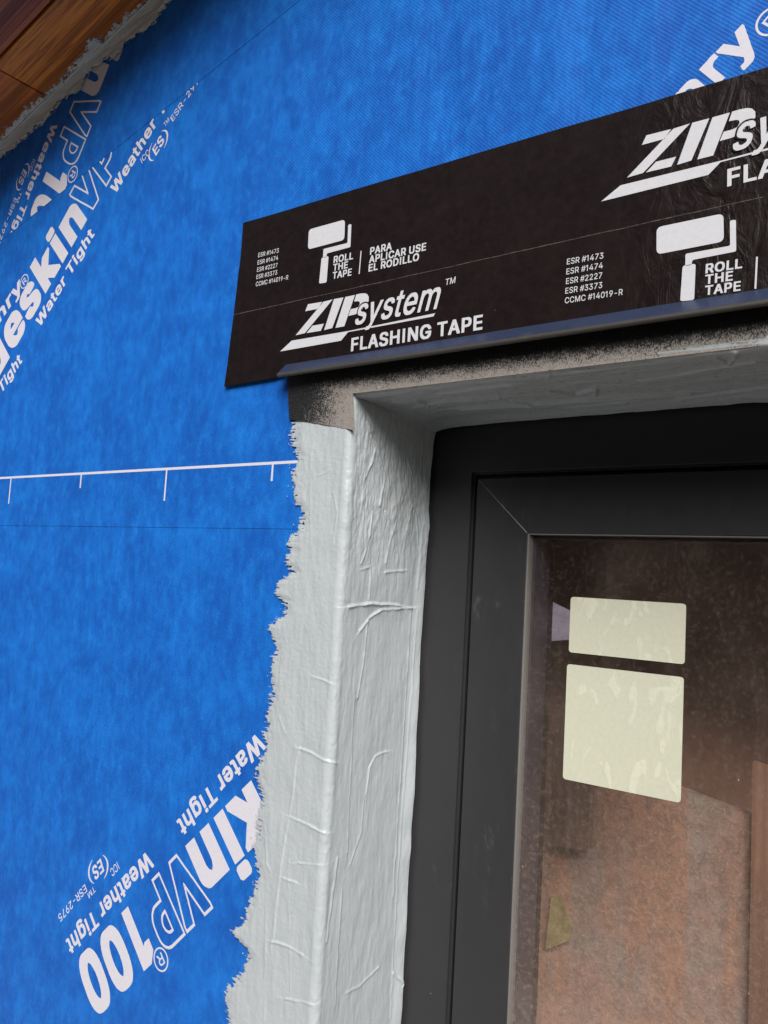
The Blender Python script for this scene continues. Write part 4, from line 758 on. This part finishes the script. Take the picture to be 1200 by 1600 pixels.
# ------------------------------------------------------------------ window
win = empty('window', ((XJ + XR) / 2, DR, ZS), 'dark grey aluminium casement window set back in the wall opening', 'window')
XA, ZA = -.3620, .1003                 # inner edge of the fixed frame
XB, ZB = -.3568, .0950                 # outer edge of the sash
XG, ZG = -.3062, .0472                 # inner edge of the sash
YF, YS, YG = DR, DR + .0015, DR + .0075
def ring(name, xo, zo, xi, zi, y0, y1, mat, parent, gap=.0, bev=.0, mid=True):
    """four mitred members between an outer and an inner rectangle (right and bottom mirrored about the opening)"""
    xo2, xi2 = XR + XJ - xo, XR + XJ - xi; zo2, zi2 = ZS + ZH - zo, ZS + ZH - zi
    cs = [((xo, zo), (xi, zi)), ((xo2, zo), (xi2, zi)), ((xo2, zo2), (xi2, zi2)), ((xo, zo2), (xi, zi2))]
    names = (name if isinstance(name, tuple) else (name, name)) * 2; res = []
    for k in range(4):
        (a, b), (c, d) = cs[k], cs[(k + 1) % 4]
        a, b, c, d = map(np.array, (a, b, c, d)); ax = (c - a) / np.hypot(*(c - a))
        pts = [a + ax * gap, c - ax * gap, d - ax * gap, b + ax * gap]
        bm = prism_bm(pts, y0, y1)
        if bev:
            bmesh.ops.recalc_face_normals(bm, faces=bm.faces[:])
            bmesh.ops.bevel(bm, geom=[e for e in bm.edges if all(v.co.y < y0 + 1e-6 for v in e.verts) and (gap > .0001 or abs(e.verts[0].co.x - e.verts[1].co.x) < 1e-5 or abs(e.verts[0].co.z - e.verts[1].co.z) < 1e-5)], offset=bev, segments=2, affect='EDGES', profile=.5)
        res.append(bm_obj(names[k], bm, mat, parent[k] if isinstance(parent, list) else parent))
    return res
fr = ring(('frame_rail', 'frame_stile'), XJ - .002, ZH + .002, XA, ZA, YF, YF + .06, FRAME, win, 0, .0006)
sash = ring(('sash_rail', 'sash_stile'), XB, ZB, XG, ZG, YS, YS + .006, FRAME, win, .00012, .0005)
ring('gasket', XA - .002, ZA + .002, XB + .004, ZB - .004, YF + .009, YF + .03, BLACK, fr)
ring('frame_step', XA, ZA, XA + .0018, ZA - .0018, YF + .0035, YF + .02, FRAME, fr)
ring('glazing_bead', XG - .0005, ZG + .0005, XG + .0014, ZG - .0014, YS + .0012, YG + .004, BEAD, sash, 0, .0003)
ring('sash_core', XB + .002, ZB - .002, XG + .001, ZG - .001, YS + .0062, YS + .055, BLACK, sash)
ring('glass_spacer', XG + .0005, ZG - .0005, XG + .0035, ZG - .0035, YG + .0045, YG + .034, SPACER, win)
# bright line of the open mitre at the sash corner
a = np.array([XB + .0015, ZB - .0015]); b = np.array([XG, ZG]); n = np.array([1, 1]) / 2 ** .5 * .00022
bm = prism_bm([a - n * .4, b - n * .9, b + n * .9, a + n * .4], YS - .00005, YS + .004); bm_obj('mitre_joint', bm, RAW, sash[3])
x2, z2 = XR + XJ - XG, ZS + ZH - ZG
bm = prism_bm([(XG + .0009, z2 + .0009), (x2 - .0009, z2 + .0009), (x2 - .0009, ZG - .0009), (XG + .0009, ZG - .0009)], YG, YG + .004)
me_ = bm
o = mesh('glass_pane', [(XG + .0009, YG, z2), (x2, YG, z2), (x2, YG, ZG - .0009), (XG + .0009, YG, ZG - .0009)], [(0, 1, 2, 3)], GLASS, win); me_.free()
# stickers on the pane
def sticker(name, x0, x1, z0, z1, lab, seed, skew=0):
    p = roundpoly([(x0, z1), (x1, z1), (x1, z0), (x0, z0)], .0028, 6)
    o = bm_obj(name, prism_bm(p, YG - .0006, YG - .0001), mat_sticker('sticker_paper_%d' % seed, seed)); tag(o, lab, 'sticker')
sticker('sticker', -.2673, -.1757, -.0490, -.0042, 'wide pale yellow-green blank sticker, upper of the two on the glass', 3)
sticker('sticker', -.2683, -.1760, -.1497, -.0586, 'large square pale yellow-green blank sticker, lower of the two on the glass', 11)

# ------------------------------------------------------------------ shapes added behind the glass for its blurred reflections
YB = .27
def panel(name, px, Y, th, mat, lab, cat):
    bm = prism_bm([tuple(wl(*p, Y)) for p in px], Y, Y + th); return tag(bm_obj(name, bm, mat), lab, cat)
panel('reflection_sheet', ((780, 1120), (960, 1195), (1320, 1330), (1320, 1900), (780, 1900)), YB, .012, mat_reflection_sheet(), 'hazy mauve-brown sheet added behind the lower glass for its reflection', 'board')  # mottled sheet in place of the lighter lower reflection
panel('reflection_upright', ((1176, 1190), (1204, 1200), (1192, 1900), (1164, 1900)), YB - .010, .009, mat_wood('mirror_streak', (.42, .20, .11), (.34, .165, .10), (.27, .13, .085), .6, .8, 'z'), 'orange upright added behind the glass at the right for a reflection', 'mirror_streak')  # upright added for an orange streak mirrored in the pane
panel('reflection_bar', ((868, 1100), (925, 1110), (918, 1330), (860, 1320)), YB - .03, .02, mat_wood('mirror_bar', (.24, .14, .09), (.17, .10, .07), (.1, .06, .05), .6, .8, 'z'), 'dim brown bar added behind the left of the glass below the stickers for a reflection', 'mirror_bar')  # brown bar added as part of the mirrored yard
panel('reflection_panel', ((812, 915), (850, 935), (905, 962), (905, 998), (812, 1006)), .178, .004, mat_plain('lavender', (.46, .42, .56), .6, .25, 60), 'pale lavender sheet added behind the glass left of the upper sticker for a reflection', 'panel')  # lavender reflection on the pane, built as a coloured sheet
panel('reflection_triangle', ((861, 1402), (874, 1404), (893, 1448), (889, 1470), (852, 1484)), YB - .008, .004, mat_plain('yellow', (.33, .265, .12), .7, .45, 60), 'blurred yellow triangle added behind the lower left of the glass for a reflection', 'mirror_scrap')  # scrap added for a mirrored yellow triangle
